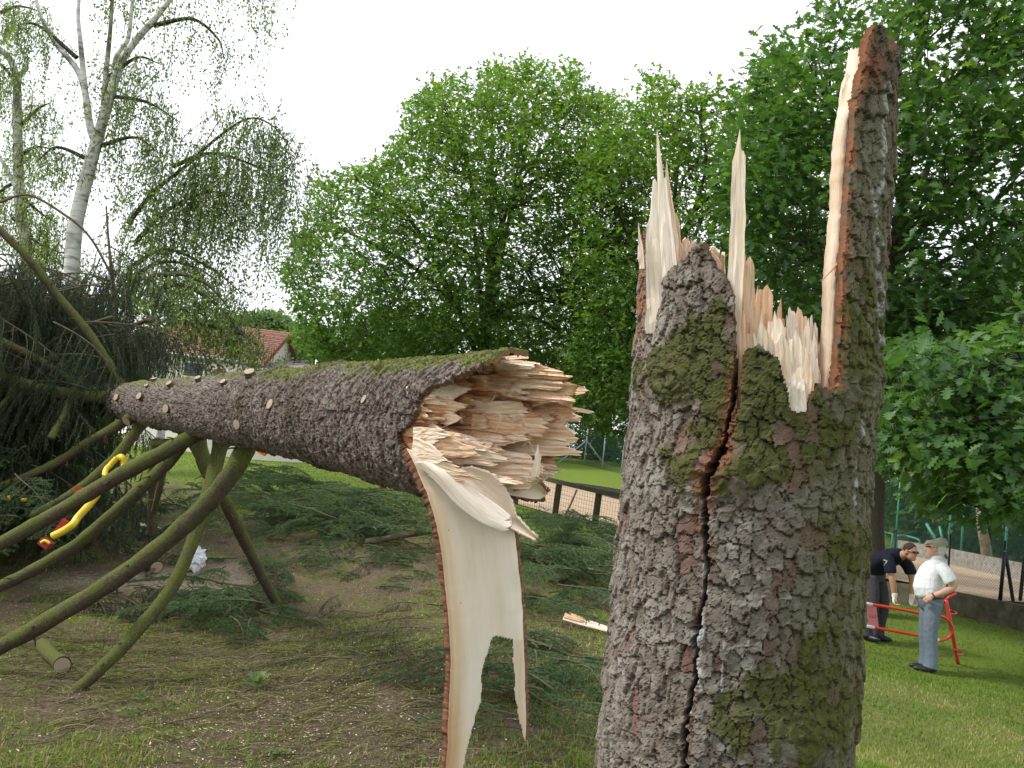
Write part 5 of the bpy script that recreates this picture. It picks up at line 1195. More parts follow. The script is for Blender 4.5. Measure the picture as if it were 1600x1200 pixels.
def sample_crown(r, n, poly, d, thick, gap, gscale, seed, edge=.35):
    """cluster centres through a crown volume whose outline at distance d is the given one"""
    p = np.asarray(poly, float); x0, y0 = p.min(0); x1, y1 = p.max(0); out = []; cx, cy = (x0 + x1) / 2, (y0 + y1) / 2
    tot = 0
    while tot < n:
        m = n * 3; px = r.uniform(x0, x1, m); py = r.uniform(y0, y1, m); k = inpoly(px, py, p); px, py = px[k], py[k]
        e = np.clip(np.minimum.reduce([pdist(px, py, np.vstack([p, p[:1]]))]) / (.5 * min(x1 - x0, y1 - y0)), 0, 1)
        hw = thick * (np.sqrt(1 - (1 - e) ** 2) * .9 + .1)
        u = r.uniform(-1, 1, len(px)); u = np.sign(u) * np.abs(u) ** .6
        dd = d + hw * u
        V = EYE + dd[:, None] * (_f + ((px - 800) / FPX)[:, None] * CRT + ((600 - py) / FPX)[:, None] * CUP)
        g = .65 * vn3(V / gscale, seed) + .35 * vn3(V / gscale * 2.3, seed + 1)
        V = V[g > gap]; out.append(V); tot += len(V)
    return np.concatenate(out)[:n]
def tree(name, label, base, trunk_top, trunk_r, poly, d, thick, nclus, per, size, kind, lm, bm, gap=.42, gscale=1.1, seed=1, group=None, nlimb=14, lcb=.45, droop=.15, twigs=500, cat='tree', sink=.3, spread=.30, extra=None, lcz=.0):
    r = np.random.default_rng(seed)
    root = thing(name, base, label, cat, group)
    base = np.asarray(base, float); top = np.asarray(trunk_top, float)
    cl = sample_crown(r, nclus, poly, d, thick, gap, gscale, seed)
    cl = cl[cl[:, 2] > ground_z(cl[:, 0], cl[:, 1]) + .3]
    vx = np.floor(cl / (.8 if d < 30 else 2.0)).astype(np.int64); key = vx[:, 0] * 73856093 ^ vx[:, 1] * 19349663 ^ vx[:, 2] * 83492791
    _, inv_, cn = np.unique(key, return_inverse=True, return_counts=True); cl = cl[cn[inv_] >= 3]      # no stray floating clusters
    if extra is not None: cl = np.vstack([cl, extra])
    # trunk and limbs
    n = 16; s = np.linspace(0, 1, n)[:, None]; tp = base * (1 - s) + top * s + np.stack([.10 * np.sin(s[:, 0] * 5 + seed), .08 * np.sin(s[:, 0] * 4), 0 * s[:, 0]], 1) * trunk_r * 4; tp[0, 2] -= sink
    b = MB(); rad = trunk_r * (1 - .85 * s[:, 0]); rad[:2] *= 1.25; V, Q, T = tube(tp, rad, 12); b.add(V, Q, T)
    nodes = [tp[5:]]; nr = [rad[5:]]
    far = cl[r.permutation(len(cl))[:nlimb]]
    for q in far:
        k = int(r.integers(5, 13)); a = tp[k]; L = np.linalg.norm(q - a)
        c1 = a + (q - a) * .35 + np.array([0, 0, .12 * L]); pts = smooth_path([a, c1, a + (q - a) * .72 + r.normal(0, .06 * L, 3) + (0, 0, .05 * L), q], 12); rr = np.linspace(rad[k] * .55, .012, 12)
        V, Q, T = tube(pts, rr, 7, False); b.add(V, Q); nodes.append(pts[2:]); nr.append(rr[2:])
    nodes = np.concatenate(nodes); nr = np.concatenate(nr)
    for q in cl[r.permutation(len(cl))[:twigs]]:
        dv = nodes - q; dist = np.linalg.norm(dv, axis=1) + 2.0 * np.maximum(0, nodes[:, 2] - q[2]); k = np.argmin(dist); a = nodes[k]
        mid = (a + q) / 2 + r.normal(0, .05, 3) * dist[k] + (0, 0, .04 * dist[k]); V, Q, T = tube(smooth_path([a, mid, q], 6), np.linspace(min(nr[k] * .7, .035), .006, 6), 4, False); b.add(V, Q)
    b.build('trunk', bm, root)
    # leaves in whorls at the twig ends
    m = len(cl); cdir = nrm(cl - (tp[8] + (0, 0, -.5))); cdir = nrm(cdir + r.normal(0, .45, (m, 3)))
    idx = np.repeat(np.arange(m), per); N = len(idx)
    ax = nrm(cdir[idx] * .55 + r.normal(0, .75, (N, 3)) * (1, 1, .55) - np.array([0, 0, droop]))
    pos = cl[idx] + cdir[idx] * r.uniform(-.20, .10, (N, 1)) + r.normal(0, spread * .5, (N, 3)) * (1, 1, .7)
    up = nrm(np.array([0, 0, 1.0]) + r.normal(0, .45, (N, 3))); sz = size * r.uniform(.65, 1.2, N)
    clc = r.normal(0, .14, m)
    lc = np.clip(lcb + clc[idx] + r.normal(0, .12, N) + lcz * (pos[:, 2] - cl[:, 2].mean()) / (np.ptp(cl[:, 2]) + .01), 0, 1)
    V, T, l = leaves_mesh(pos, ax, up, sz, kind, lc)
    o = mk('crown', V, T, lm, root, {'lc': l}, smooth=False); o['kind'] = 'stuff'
    return root
def gp_(px, d):
    """a ground point below a pixel column at a given distance"""
    x = (px - 800) / FPX * d; p = P(px, 700, d); return np.array([p[0], p[1], gz(p[0], p[1])])
OB = MT['oak_bark']
# the round oak in the middle
tree('oak_tree', 'round spreading oak with sky showing through its crown, behind the fallen trunk', gp_(757, 24), P(770, 190, 24.5), .20,
     [(436, 412), (452, 370), (472, 330), (482, 290), (520, 272), (562, 262), (602, 245), (630, 205), (648, 150), (690, 122), (730, 118), (780, 97), (830, 96), (852, 100), (905, 108), (912, 140), (955, 142), (985, 165), (1005, 220), (1010, 640), (880, 640), (600, 590), (500, 565), (455, 530), (462, 485), (440, 440)],
     24, 3.3, 6900, 8, .175, 'oak6', MT['oakleaf'], OB, .36, 1.0, 11, nlimb=22, lcb=.52, twigs=700, lcz=.25)
# oak just behind the stump, its low boughs hanging at the right
tree('oak_tree', 'tall dark oak whose low leafy boughs hang over the two men', gp_(1379, 15.5), P(1440, -60, 15.5), .20,
     [(1180, 130), (1195, 60), (1245, 50), (1285, 5), (1330, -60), (1480, -150), (1700, -200), (1900, 0), (1900, 700), (1740, 770), (1600, 700), (1450, 660), (1330, 640), (1200, 560), (1140, 430), (1120, 260)],
     15.5, 2.8, 4300, 9, .20, 'oak', MT['oakleaf_near'], OB, .40, .95, 22, nlimb=22, lcb=.48, twigs=700, lcz=.3)
tree('oak_tree', 'broad oak filling the gap between the round oak and the stump', gp_(1040, 21), P(1060, 230, 21), .19,
     [(905, 260), (960, 190), (985, 190), (1003, 140), (1015, 118), (1035, 118), (1055, 145), (1085, 140), (1110, 132), (1150, 150), (1180, 110), (1215, 60), (1260, 90), (1330, 200), (1360, 500), (1330, 660), (1150, 690), (960, 690), (890, 640), (880, 450)],
     21, 2.8, 4300, 8, .175, 'oak6', MT['oakleaf'], OB, .38, 1.0, 33, nlimb=18, lcb=.5, twigs=600, lcz=.3)
# low near boughs of broad leaves at the right edge
def low_bough(seed, path, n, label):
    r = np.random.default_rng(seed); p = smooth_path([P(*q) for q in path], 24)
    return p + 0
lowc = []
r_ = np.random.default_rng(77)
for (px, py, sx, sy, d, n) in [(1500, 560, 60, 22, 10.5, 60), (1560, 600, 40, 20, 10.8, 40), (1440, 640, 40, 30, 11, 50), (1500, 690, 50, 26, 10.5, 75), (1560, 720, 40, 26, 10.3, 70), (1580, 780, 24, 18, 10.2, 40), (1470, 770, 30, 10, 11.5, 24), (1400, 690, 22, 26, 12, 36), (1585, 540, 25, 20, 11, 30), (1610, 660, 30, 60, 10.5, 60), (1520, 630, 70, 40, 12.0, 60), (1420, 560, 40, 40, 12.5, 40)]:
    for k in range(n): lowc.append(P(px + r_.normal(0, sx * .6), py + r_.normal(0, sy * .6), d + r_.normal(0, .45)))
lowc = np.array(lowc)
tree('oak_tree', 'oak with broad lobed pale lit leaves drooping beside the tall spar', gp_(1720, 11.5), P(1680, 300, 11.5), .16,
     [(1480, 540), (1560, 500), (1700, 420), (1900, 480), (1900, 760), (1700, 800), (1600, 770), (1520, 720)], 11, 1.0, 150, 9, .20, 'oak', MT['oakleaf_near'], OB, .3, .7, 55, nlimb=10, lcb=.52, twigs=420, droop=.45, extra=lowc)
# woodland behind
def back(px, d, poly, n, seed, label, thick=3.5, lm='farleaf', size=.30, lcb=.35, top=200, trunk=.22, group='trees of the wood behind the court'):
    tree('woodland_tree', label, gp_(px, d), P(px + 10, min(q[1] for q in poly) + .35 * (max(q[1] for q in poly) - min(q[1] for q in poly)), d), trunk, poly, d, thick, n, 8, size, 'oak6', MT[lm], OB, .30, 1.6, seed, group, nlimb=12, lcb=lcb, twigs=150, spread=.6)
WL = 'dense dark green tree of the wood behind the gravel court and fences'
back(560, 44, [(470, 560), (500, 520), (600, 490), (700, 500), (720, 700), (640, 715), (500, 640)], 1500, 101, 'dense dark woodland tree behind the left skirt of the round oak')
back(690, 50, [(600, 480), (690, 440), (800, 470), (820, 720), (620, 710)], 1500, 102, 'dense dark woodland tree behind the trunk of the round oak')
back(850, 58, [(760, 520), (840, 480), (930, 500), (960, 720), (760, 715)], 1600, 103, 'dense dark woodland tree on the bank behind the far green fence')
back(985, 54, [(900, 470), (980, 430), (1080, 470), (1080, 760), (960, 730), (900, 700)], 1600, 104, 'dense dark woodland tree behind the ivy wrapped trunk')
back(1150, 46, [(1040, 430), (1150, 380), (1260, 430), (1280, 760), (1060, 760)], 1500, 105, 'dense dark woodland tree behind the tall pale splinters of the stump')
back(1330, 44, [(1230, 420), (1320, 360), (1420, 420), (1440, 800), (1250, 790)], 1700, 106, 'dense dark woodland tree behind the standing spar')
back(1440, 40, [(1360, 500), (1440, 420), (1530, 480), (1540, 850), (1380, 830)], 1900, 107, 'dense dark woodland tree behind the steel gate of the court')
back(1545, 36, [(1440, 480), (1560, 380), (1680, 460), (1690, 880), (1580, 870), (1450, 840)], 2200, 108, 'dense dark woodland tree behind the pale leaning trunk')
back(1700, 32, [(1600, 420), (1720, 300), (1850, 400), (1850, 880), (1640, 880)], 1700, 109, 'dense dark woodland tree beyond the black A shaped frame')
HL = 'leafy tree in haze-paled green on the hillside beyond the white house'
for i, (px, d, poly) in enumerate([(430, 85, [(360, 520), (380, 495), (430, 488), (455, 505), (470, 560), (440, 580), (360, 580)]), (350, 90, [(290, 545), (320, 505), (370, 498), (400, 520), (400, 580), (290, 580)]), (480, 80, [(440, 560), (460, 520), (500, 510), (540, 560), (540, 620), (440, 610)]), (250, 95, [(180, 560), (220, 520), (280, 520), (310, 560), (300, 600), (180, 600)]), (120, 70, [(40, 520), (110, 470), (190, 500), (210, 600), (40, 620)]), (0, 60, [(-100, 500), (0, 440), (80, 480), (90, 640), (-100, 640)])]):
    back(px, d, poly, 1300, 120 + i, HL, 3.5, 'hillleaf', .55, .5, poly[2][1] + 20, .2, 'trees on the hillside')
# ivy-clad trunks and shrub at the wood edge
iv = thing('ivy_trunk', gp_(946, 55), 'tree trunk wrapped in pale green ivy at the edge of the wood', 'tree')
V, Q, T = tube([gp_(944, 55), P(944, 700, 55), P(947, 640, 55)], [.55, .45, .35], 10); mk('trunk', V, [Q, T], OB, iv)
r2 = np.random.default_rng(9); n = 1500; f = r2.random(n); an = r2.uniform(0, 6.28, n); rr = .5 + .5 * (1 - f) ** 2 * r2.random(n); c = gp_(944, 55)[None] * (1 - f[:, None]) + P(946, 672, 55)[None] * f[:, None]
pos = c + np.stack([np.cos(an) * rr * (1 + 2.2 * (1 - f) ** 3), np.sin(an) * rr, 0 * an], 1)
V, T, l = leaves_mesh(pos, r2.normal(0, 1, (n, 3)), nrm(r2.normal(0, .5, (n, 3)) + (0, -.5, .7)), r2.uniform(.15, .3, n), 'leaf', np.clip(r2.normal(.6, .2, n), 0, 1)); o = mk('ivy', V, T, MT['hillleaf'], iv, {'lc': l}, smooth=False); o['kind'] = 'stuff'
pt_ = thing('pale_trunk', P(1541, 896, 27), 'pale leaning tree trunk behind the green court fence', 'tree')
V, Q, T = tube(smooth_path([P(1543, 900, 27), P(1541, 860, 27), P(1534, 820, 27), P(1530, 760, 27.5)], 12), np.linspace(.17, .12, 12), 10); mk('trunk', V, [Q, T], plain('pale_grey_bark', (.20, .17, .12), .9, .1, .35, 8), pt_)

# ---------------------------------------------------------------- birches
def birch(name, label, stems, hangs, d, nleaf, seed, lcb=.5, size=.055):
    r = np.random.default_rng(seed); s0 = stems[0][0][0]; root = thing(name, gp_(s0[0], d), label, 'tree', None)
    b = MB(); nodes = []
    for i, (path, r0, r1) in enumerate(stems):
        pts = [P(x, y, d + (dd if dd else 0)) for x, y, dd in [(q + (0,))[:3] for q in path]]
        if i == 0: pts = [gp_(path[0][0] - 6, d)] + pts
        p = smooth_path(pts, 26); V, Q, T = tube(p, np.linspace(r0, r1, 26) * .78, 9); b.add(V, Q, T); nodes.append(p)
    b.build('trunk', MT['birch'], root)
    tb = MB(); pos = []
    for (path, nstr, L0, L1, dsp) in hangs:
        p = smooth_path([P(x, y, d + dz) for x, y, dz in [(q + (0,))[:3] for q in path]], 30); V, Q, T = tube(p, np.linspace(.045, .008, 30), 5, False); tb.add(V, Q)
        for k in range(nstr):
            a = p[int(r.integers(4, 30))] + r.normal(0, .25, 3) * (1, dsp, .5); L = r.uniform(L0, L1); s = np.linspace(0, 1, 8)[:, None]; dr = r.normal(0, .35, 3) * (1, 1, 0)
            st = a + dr * L * np.minimum(s * 2, 1) * .5 + np.array([0, 0, -1.0]) * L * s ** 1.2; V, Q, T = tube(st, np.linspace(.006, .0025, 8), 3, False); tb.add(V, Q)
            m = max(3, int(nleaf * L)); f = r.uniform(.05, 1, m); kk = np.clip((f * 7).astype(int), 0, 6); ff = (f * 7 - kk)[:, None]; pos.append(st[kk] * (1 - ff) + st[kk + 1] * ff + r.normal(0, .05, (m, 3)))
    tb.build('twigs', MT['oak_bark'], root)['kind'] = 'stuff'
    pos = np.concatenate(pos); n = len(pos); ax = nrm(r.normal(0, .6, (n, 3)) + (0, 0, -.8)); up = nrm(r.normal(0, 1, (n, 3)))
    V, T, l = leaves_mesh(pos, ax, up, r.uniform(.7, 1.3, n) * size, 'leaf', np.clip(r.normal(lcb, .18, n), 0, 1)); o = mk('crown', V, T, MT['birchleaf'], root, {'lc': l}, smooth=False); o['kind'] = 'stuff'
birch('birch_tree', 'white trunked birch forking high with drooping leafy strands over the fallen crown',
      [([(112, 420), (120, 340), (140, 260), (150, 225), (160, 190), (175, 140), (190, 95), (215, 60), (250, 20), (285, -30)], .19, .05), ([(150, 225), (140, 195), (132, 140), (118, 105), (85, 65), (62, 20), (50, -40)], .10, .03), ([(132, 135), (126, 70), (122, 20), (128, -40)], .07, .03), ([(163, 165), (166, 110), (172, 50), (178, -30)], .08, .03), ([(176, 130), (182, 90), (200, 60), (206, 10), (212, -30)], .07, .03)],
      [([(170, 150), (230, 160), (280, 190)], 55, .4, 1.6, 1), ([(150, 230), (210, 215), (250, 240)], 40, .4, 1.4, 1), ([(240, 40), (300, 30), (340, 60), (350, 90)], 26, .4, 1.6, 1), ([(260, 0), (340, -40), (400, -60), (450, -20)], 40, .6, 2.0, 1), ([(140, 250), (90, 230), (60, 250)], 50, .3, 1.2, 1), ([(120, 90), (60, 40), (20, 40)], 50, .3, 1.3, 1), ([(170, 120), (215, 90), (250, 100)], 50, .4, 1.6, 1), ([(200, 350), (240, 300), (290, 260), (340, 215), (390, 185), (430, 200), (460, 240)], 210, .5, 2.4, 2), ([(210, 380), (260, 330), (330, 300), (390, 320)], 130, .5, 1.8, 2), ([(270, 260), (330, 240), (400, 260), (450, 290)], 100, .6, 2.4, 2), ([(200, 440), (250, 410), (310, 420), (350, 450)], 60, .3, .9, 2), ([(200, 420), (260, 390), (330, 420), (380, 460)], 60, .3, .9, 2), ([(170, 0), (210, -30), (260, -50)], 40, .4, 1.6, 1)], 16.5, 30, 41)
birch('birch_tree', 'slender grey birch beside the forked birch, half hidden by the fallen crown',
      [([(42, 420), (32, 330), (28, 240), (27, 160), (25, 120), (14, 90), (-10, 70)], .17, .07), ([(25, 118), (42, 105), (30, 70), (8, 40)], .06, .02), ([(24, 290), (8, 260), (-10, 230)], .07, .04)],
      [([(28, 200), (60, 170), (80, 160)], 60, .3, 1.0, 1), ([(25, 250), (55, 230), (90, 235)], 60, .3, 1.1, 1), ([(25, 130), (0, 100), (-30, 100)], 60, .3, 1.2, 1), ([(28, 300), (60, 330), (90, 350)], 90, .4, 1.4, 2), ([(20, 340), (60, 380), (110, 400)], 110, .3, 1.3, 2), ([(0, 20), (30, 10), (70, 20)], 60, .3, .9, 1), ([(30, 280), (0, 300), (-30, 330)], 70, .4, 1.4, 1)], 19, 30, 42, .72)
# leafy hanging birch boughs in front of the house
birch('weeping_birch', 'leafy weeping birch whose dense strands hang before the white house',
      [([(255, 640), (250, 560), (240, 480), (235, 420)], .10, .04)],
      [([(235, 460), (280, 445), (330, 470), (370, 510), (400, 540)], 90, .3, .75, 2), ([(240, 430), (290, 430), (330, 450), (360, 485)], 80, .3, .8, 2), ([(235, 480), (270, 480), (300, 490)], 60, .2, .5, 2), ([(300, 500), (330, 510), (345, 520)], 40, .4, .75, 2), ([(360, 510), (390, 530), (405, 540)], 45, .3, .55, 2), ([(240, 440), (200, 430), (180, 450)], 60, .4, 1.4, 1)], 15.0, 34, 43, .42, .06)
# ================================================================ small things
def tubes(name, paths, r, m, parent, k=10, n=30):
    b = MB()
    for p in paths:
        q = smooth_path([P(*x) for x in p], n) if not isinstance(p, np.ndarray) else p
        V, Q, T = tube(q, r, k); b.add(V, Q, T)
    return b.build(name, m, parent)
# red and white tubular barrier carried by the two men
DB = 12.3
bar = thing('barrier', on_ground(1497, 1037), 'red and white tubular barrier with a pink sign panel, tipped over between two men', 'barrier')
loop = [(1300, 934, DB), (1345, 941.5, DB), (1390, 949, DB), (1430, 956.5, DB), (1458, 961, DB), (1474, 964, DB), (1484, 972, DB), (1488, 984, DB), (1484, 994, DB), (1474, 1000, DB), (1462, 999.5, DB), (1440, 994, DB), (1400, 986.5, DB), (1350, 977.5, DB), (1300, 969, DB)]
tubes('rail', [loop], .019, MT['red_paint'], bar, n=110)
for a, c in (((1340, 940.7), (1363, 944.6)), ((1338, 975.6), (1366, 980.4)), ((1453, 997.2), (1467, 1000.2)), ((1300, 934), (1318, 937))):
    V, Q, T = tube([P(a[0], a[1], DB - .002), P(c[0], c[1], DB - .002)], .0225, 10); mk('white_band', V, [Q, T], MT['white_paint'], bar)
lf = on_ground(1497, 1038); dl = (lf - EYE) @ _f
V, Q, T = tube(smooth_path([P(1478, 937, DB + .04), P(1487, 985, DB + .02), lf + (0, 0, .01)], 14), .025, 10); mk('leg', V, [Q, T], MT['red_paint'], bar)
V, Q, T = tube([P(1474, 941, DB + .04), P(1484, 932, DB + .04), P(1494, 927, DB + .05)], .017, 8); mk('leg_brace', V, [Q, T], MT['red_paint'], bar)
for y in (956, 1019):
    c = P(1486 if y < 1000 else 1497, y, DB + .02); a = np.linspace(-1.7, 1.7, 12); V, Q, T = tube(c + np.stack([.09 * np.cos(a), .05 * np.sin(a), .022 * np.sin(a)], 1) + (-.02, 0, 0), .008, 6); mk('hook', V, [Q, T], MT['red_paint'], bar)
sg = np.array([P(1322, 940, DB), P(1369, 948, DB), P(1373, 980.5, DB), P(1322, 972, DB)]); n_ = nrm(np.cross(sg[1] - sg[0], sg[3] - sg[0])); n_ = n_ if n_[1] < 0 else -n_
V = np.vstack([sg + n_ * .004, sg - n_ * .004]); sgn = mk('sign_panel', V, np.array([(0, 1, 2, 3), (7, 6, 5, 4), (0, 4, 5, 1), (1, 5, 6, 2), (2, 6, 7, 3), (3, 7, 4, 0)]), MT['pink_sign'], bar, smooth=False)
tc = bpy.data.curves.new('lettering', 'FONT'); tc.body = 'STE F'; tc.size = .052; tc.align_x = 'LEFT'; tc.space_character = 1.25
to = bpy.data.objects.new('lettering_curve', tc); C.objects.link(to); bpy.context.view_layer.update()
me_t = bpy.data.meshes.new_from_object(to.evaluated_get(bpy.context.evaluated_depsgraph_get())); bpy.data.objects.remove(to)
me_t.materials.clear(); me_t.materials.append(MT['sign_ink'])
xd = nrm(P(1340, 958, DB) - P(1370, 963.5, DB)); yd = -nrm(np.cross(n_, xd)); yd = yd if yd[2] < 0 else -yd    # the sign hangs upside down
vv = np.zeros(len(me_t.vertices) * 3); me_t.vertices.foreach_get('co', vv); vv = vv.reshape(-1, 3); vv = P(1369.3, 962, DB) + n_ * .007 + vv[:, :1] * xd + vv[:, 1:2] * yd
me_t.vertices.foreach_set('co', (vv - org(sgn)).astype(np.float32).ravel()); me_t.update(); link('lettering', me_t, sgn)

# crushed yellow and red playground rider under the limbs
sp = thing('spring_rider', on_ground(110, 860), 'yellow tubed playground spring rider with dark red seat crushed under mossy limbs', 'playground ride')
tubes('handle', [[(150, 775, 8.45), (158, 762, 8.45), (168, 751, 8.45), (181, 746, 8.45), (191, 734, 8.45), (195, 722, 8.45), (190, 714, 8.45), (185, 715, 8.5)]], .028, MT['yellow'], sp)
tubes('handle', [[(168, 752, 8.47), (164, 742, 8.5), (166, 733, 8.55), (172, 727, 8.6), (182, 716, 8.6)]], .026, MT['yellow'], sp)
tubes('side_tube', [[(82, 838, 8.3), (100, 829, 8.3), (114, 819, 8.3), (122, 808, 8.35), (140, 788, 8.4), (152, 772, 8.45)]], .034, MT['yellow'], sp)
tubes('side_tube', [[(-40, 776, 9.0), (0, 776, 9.0), (16, 778, 9.0)]], .03, MT['yellow'], sp)
tubes('foot_rest', [[(34, 782, 9.1), (41, 780, 9.1)], [(30, 777, 9.1), (31, 775, 9.1)]], .02, MT['yellow'], sp)
for (c, s) in (((132, 772), (.16, .12, .05)), ((72, 849), (.10, .1, .06)), ((95, 824), (.05, .05, .16)), ((110, 790), (.05, .05, .2))):
    V, Q = box(P(c[0], c[1], 8.5 if c[1] < 800 else 8.4), s, Matrix.Rotation(.5, 3, 'Y')); V, Q2 = V, Q; mk('seat_panel', V, Q, MT['red_seat'], sp, smooth=False)
tubes('seat_rim', [[(133, 765, 8.42), (138, 762, 8.42), (143, 765, 8.42)]], .016, MT['yellow'], sp)
tubes('seat_rim', [[(64, 848, 8.33), (70, 845, 8.33), (78, 849, 8.33)]], .014, MT['yellow'], sp)

def log(name, a, b_, r, label, m='branch', cutm='cut', group=None, k=14):
    a = np.asarray(a, float); b_ = np.asarray(b_, float); s = np.linspace(0, 1, 14)[:, None]; p = a * (1 - s) + b_ * s + np.stack([.004 * np.sin(s[:, 0] * 9), 0 * s[:, 0], .004 * np.cos(s[:, 0] * 7)], 1)
    V, Q, T = tube(p, r * (1 + .08 * np.sin(np.linspace(0, 8, 14))), k, False); o = mk(name, V, Q, MT[m]); tag(o, label, 'log', group)
    for e, q in ((a, p[1]), (b_, p[-2])):
        ax = nrm(e - q); s1 = nrm(np.cross(ax, [0, 0, 1.0])); s2 = np.cross(ax, s1); t = np.linspace(0, 2 * np.pi, 14, endpoint=False); Vc = np.vstack([(e + ax * .003)[None], e + ax * .001 + r * .99 * (np.cos(t)[:, None] * s1 + np.sin(t)[:, None] * s2)])
        mk('cut_face', Vc, np.array([(0, i + 1, (i + 1) % 14 + 1) for i in range(14)]), MT[cutm], o)
    return o
def lay(px, py, up): q = on_ground(px, py); q[2] += up; return q
log('cut_log', lay(219, 888, .07), lay(243, 898, .07), .065, 'short sawn log on pale sawdust behind the long mossy limb')
log('cut_log', lay(64, 1020, .05), lay(95, 1052, .05), .055, 'short mossy green log lying among twigs under the lowest limb')
log('cut_log', lay(398, 935, .06), lay(428, 965, .05), .045, 'split brown log beside the ground end of the propping branch', 'branch_dry')
def stick(name, pts, r0, r1, m, label, cat='stick', k=8, attrs=False):
    p = smooth_path(pts, 20); V, Q, T = tube(p, np.linspace(r0, r1, 20), k); a = {'fib': V, 'wc': np.full(len(V), .9)} if attrs else None
    return tag(mk(name, V, [Q, T], m, None, a), label, cat)
stick('broken_stick', [lay(570, 862, .10), lay(640, 858, .16), lay(705, 852, .2)], .035, .03, MT['branch_dry'], 'reddish brown bare stick poking out behind the hanging strip')
stick('grey_stick', [lay(228, 905, .03), lay(262, 885, .12), lay(300, 862, .3)], .02, .008, MT['branch_dry'], 'thin grey forked stick over the sawdust by the short log')
stick('thin_stake', [lay(425, 935, 0), lay(425, 935, .30)], .014, .012, MT['branch_dry'], 'thin upright reddish stick at the propping branch foot')
stick('dark_stick', [on_ground(874, 862) + (0, 0, .45), on_ground(874, 862) + (.07, 0, .62), on_ground(874, 862) + (.14, 0, .85)], .016, .012, MT['branch_dry'], 'dark bare stick rising out of the heap before the timber fence')
# pale split shard right of the strip
b = MB(); rs = np.random.default_rng(3); p0 = lay(880, 975, .06); p1 = lay(975, 1002, .05)
splinter(b, p0, p1, .075, .03, np.array([0, .6, .8]), np.array([0, 1, 0]), rs, .95, .05, .55, rows=12, cols=7)
splinter(b, p0 + (.01, 0, .02), p0 * .6 + p1 * .4 + (0, 0, .02), .06, .03, np.array([0, .6, .8]), np.array([0, 1, 0]), rs, .55, .2, .2, rows=8, cols=7)
tag(b.build('wood_shard', MT['wood'], smooth=False), 'long pale split wood shard lying on boughs beside the stump', 'shard')
for (x, y, l) in ((452, 803, 'small pale chips of split wood on the pile behind the trunk'), (215, 835, 'thin pale split sliver on the ground below the yellow handle'), (915, 905, 'small pale sliver in the bough heap left of the stump')):
    b = MB(); q = lay(x, y, .12); splinter(b, q, q + np.array([.28, .05, -.03]), .035, .015, np.array([0, .4, .9]), np.array([0, 1, 0]), rs, .9, .2, .5, rows=6); tag(b.build('wood_shard', MT['wood'], smooth=False), l, 'shard')
# crumpled white plastic bag
rr = np.random.default_rng(8); th_, ph_ = np.meshgrid(np.linspace(0, math.pi, 26), np.linspace(0, 2 * math.pi, 40, endpoint=False), indexing='ij'); dv = np.stack([np.sin(th_) * np.cos(ph_), np.sin(th_) * np.sin(ph_), np.cos(th_)], -1).reshape(-1, 3)
rad = .13 * (1 + .5 * (vn3(dv * 3 + 5, 1) - .5) + .6 * (np.abs(vn3(dv * 6 + 9, 2) - .5)) - .3); V = dv * rad[:, None] * (1.0, .9, 1.25) + lay(301, 893, .13); tag(mk('plastic_bag', V, grid_quads(26, 40, True), MT['bag'], smooth=False), 'crumpled white plastic bag on the sawdust under the crossed branches', 'bag')
# orange scrap in the heap
V, Q = box(lay(400, 752, .62), (.26, .16, .14), Matrix.Rotation(.4, 3, 'Y')); o = mk('chainsaw', V, Q, MT['orange'], smooth=False); tag(o, 'orange chainsaw resting on top of the bough heap behind the branches', 'chainsaw')
V, Q = box(lay(400, 752, .62) + (.34, 0, .06), (.42, .02, .07), Matrix.Rotation(-.2, 3, 'Y')); mk('guide_bar', V, Q, MT['grey_metal'], o, smooth=False)
V, Q, T = tube(smooth_path([lay(400, 752, .68) + (-.12, 0, 0), lay(400, 752, .80) + (-.02, 0, 0), lay(400, 752, .68) + (.1, 0, 0)], 10), .014, 6); mk('top_handle', V, [Q, T], MT['black_metal'], o)
# small thistle-like weed
w = lay(400, 1082, 0); wt = thing('weed', w, 'small pale green lobed weed on the bare ground', 'plant'); r2 = np.random.default_rng(4); n = 16
ax = np.stack([np.cos(np.arange(n) * 2.4) * .8, np.sin(np.arange(n) * 2.4) * .8, r2.uniform(.3, 1.4, n)], 1); V, T, l = leaves_mesh(np.tile(w, (n, 1)) + r2.normal(0, .01, (n, 3)) + np.stack([0 * ax[:, 0], 0 * ax[:, 0], r2.uniform(0, .06, n)], 1), ax, nrm(r2.normal(0, .3, (n, 3)) + (0, 0, 1)), r2.uniform(.06, .11, n), 'oak', r2.uniform(.5, 1, n)); mk('leaves', V, T, MT['hillleaf'], wt, {'lc': l}, smooth=False)
V, Q, T = tube([w - (0, 0, .02), w + (0, 0, .07)], .005, 5); mk('stem', V, [Q, T], MT['hillleaf'], wt, {'lc': np.full(len(V), .3)})
for (x, y, s) in ((205, 1120, .8), (430, 1185, .7), (225, 1095, .6)):
    w = lay(x, y, 0); n = 40; a = r2.uniform(0, 6.28, n); V, T, l = leaves_mesh(w + np.stack([r2.normal(0, .05, n), r2.normal(0, .05, n), r2.uniform(.01, .05, n)], 1) * s, np.stack([np.cos(a), np.sin(a), r2.uniform(.2, .8, n)], 1), nrm(r2.normal(0, .3, (n, 3)) + (0, 0, 1)), r2.uniform(.02, .05, n) * s * 1.3, 'leaf', r2.uniform(.2, .7, n)); tag(mk('ground_weed', V, T, MT['birchleaf'], None, {'lc': l}, smooth=False), 'low dark green leafy weed clump in the sparse foreground grass', 'plant', 'low weed clumps')
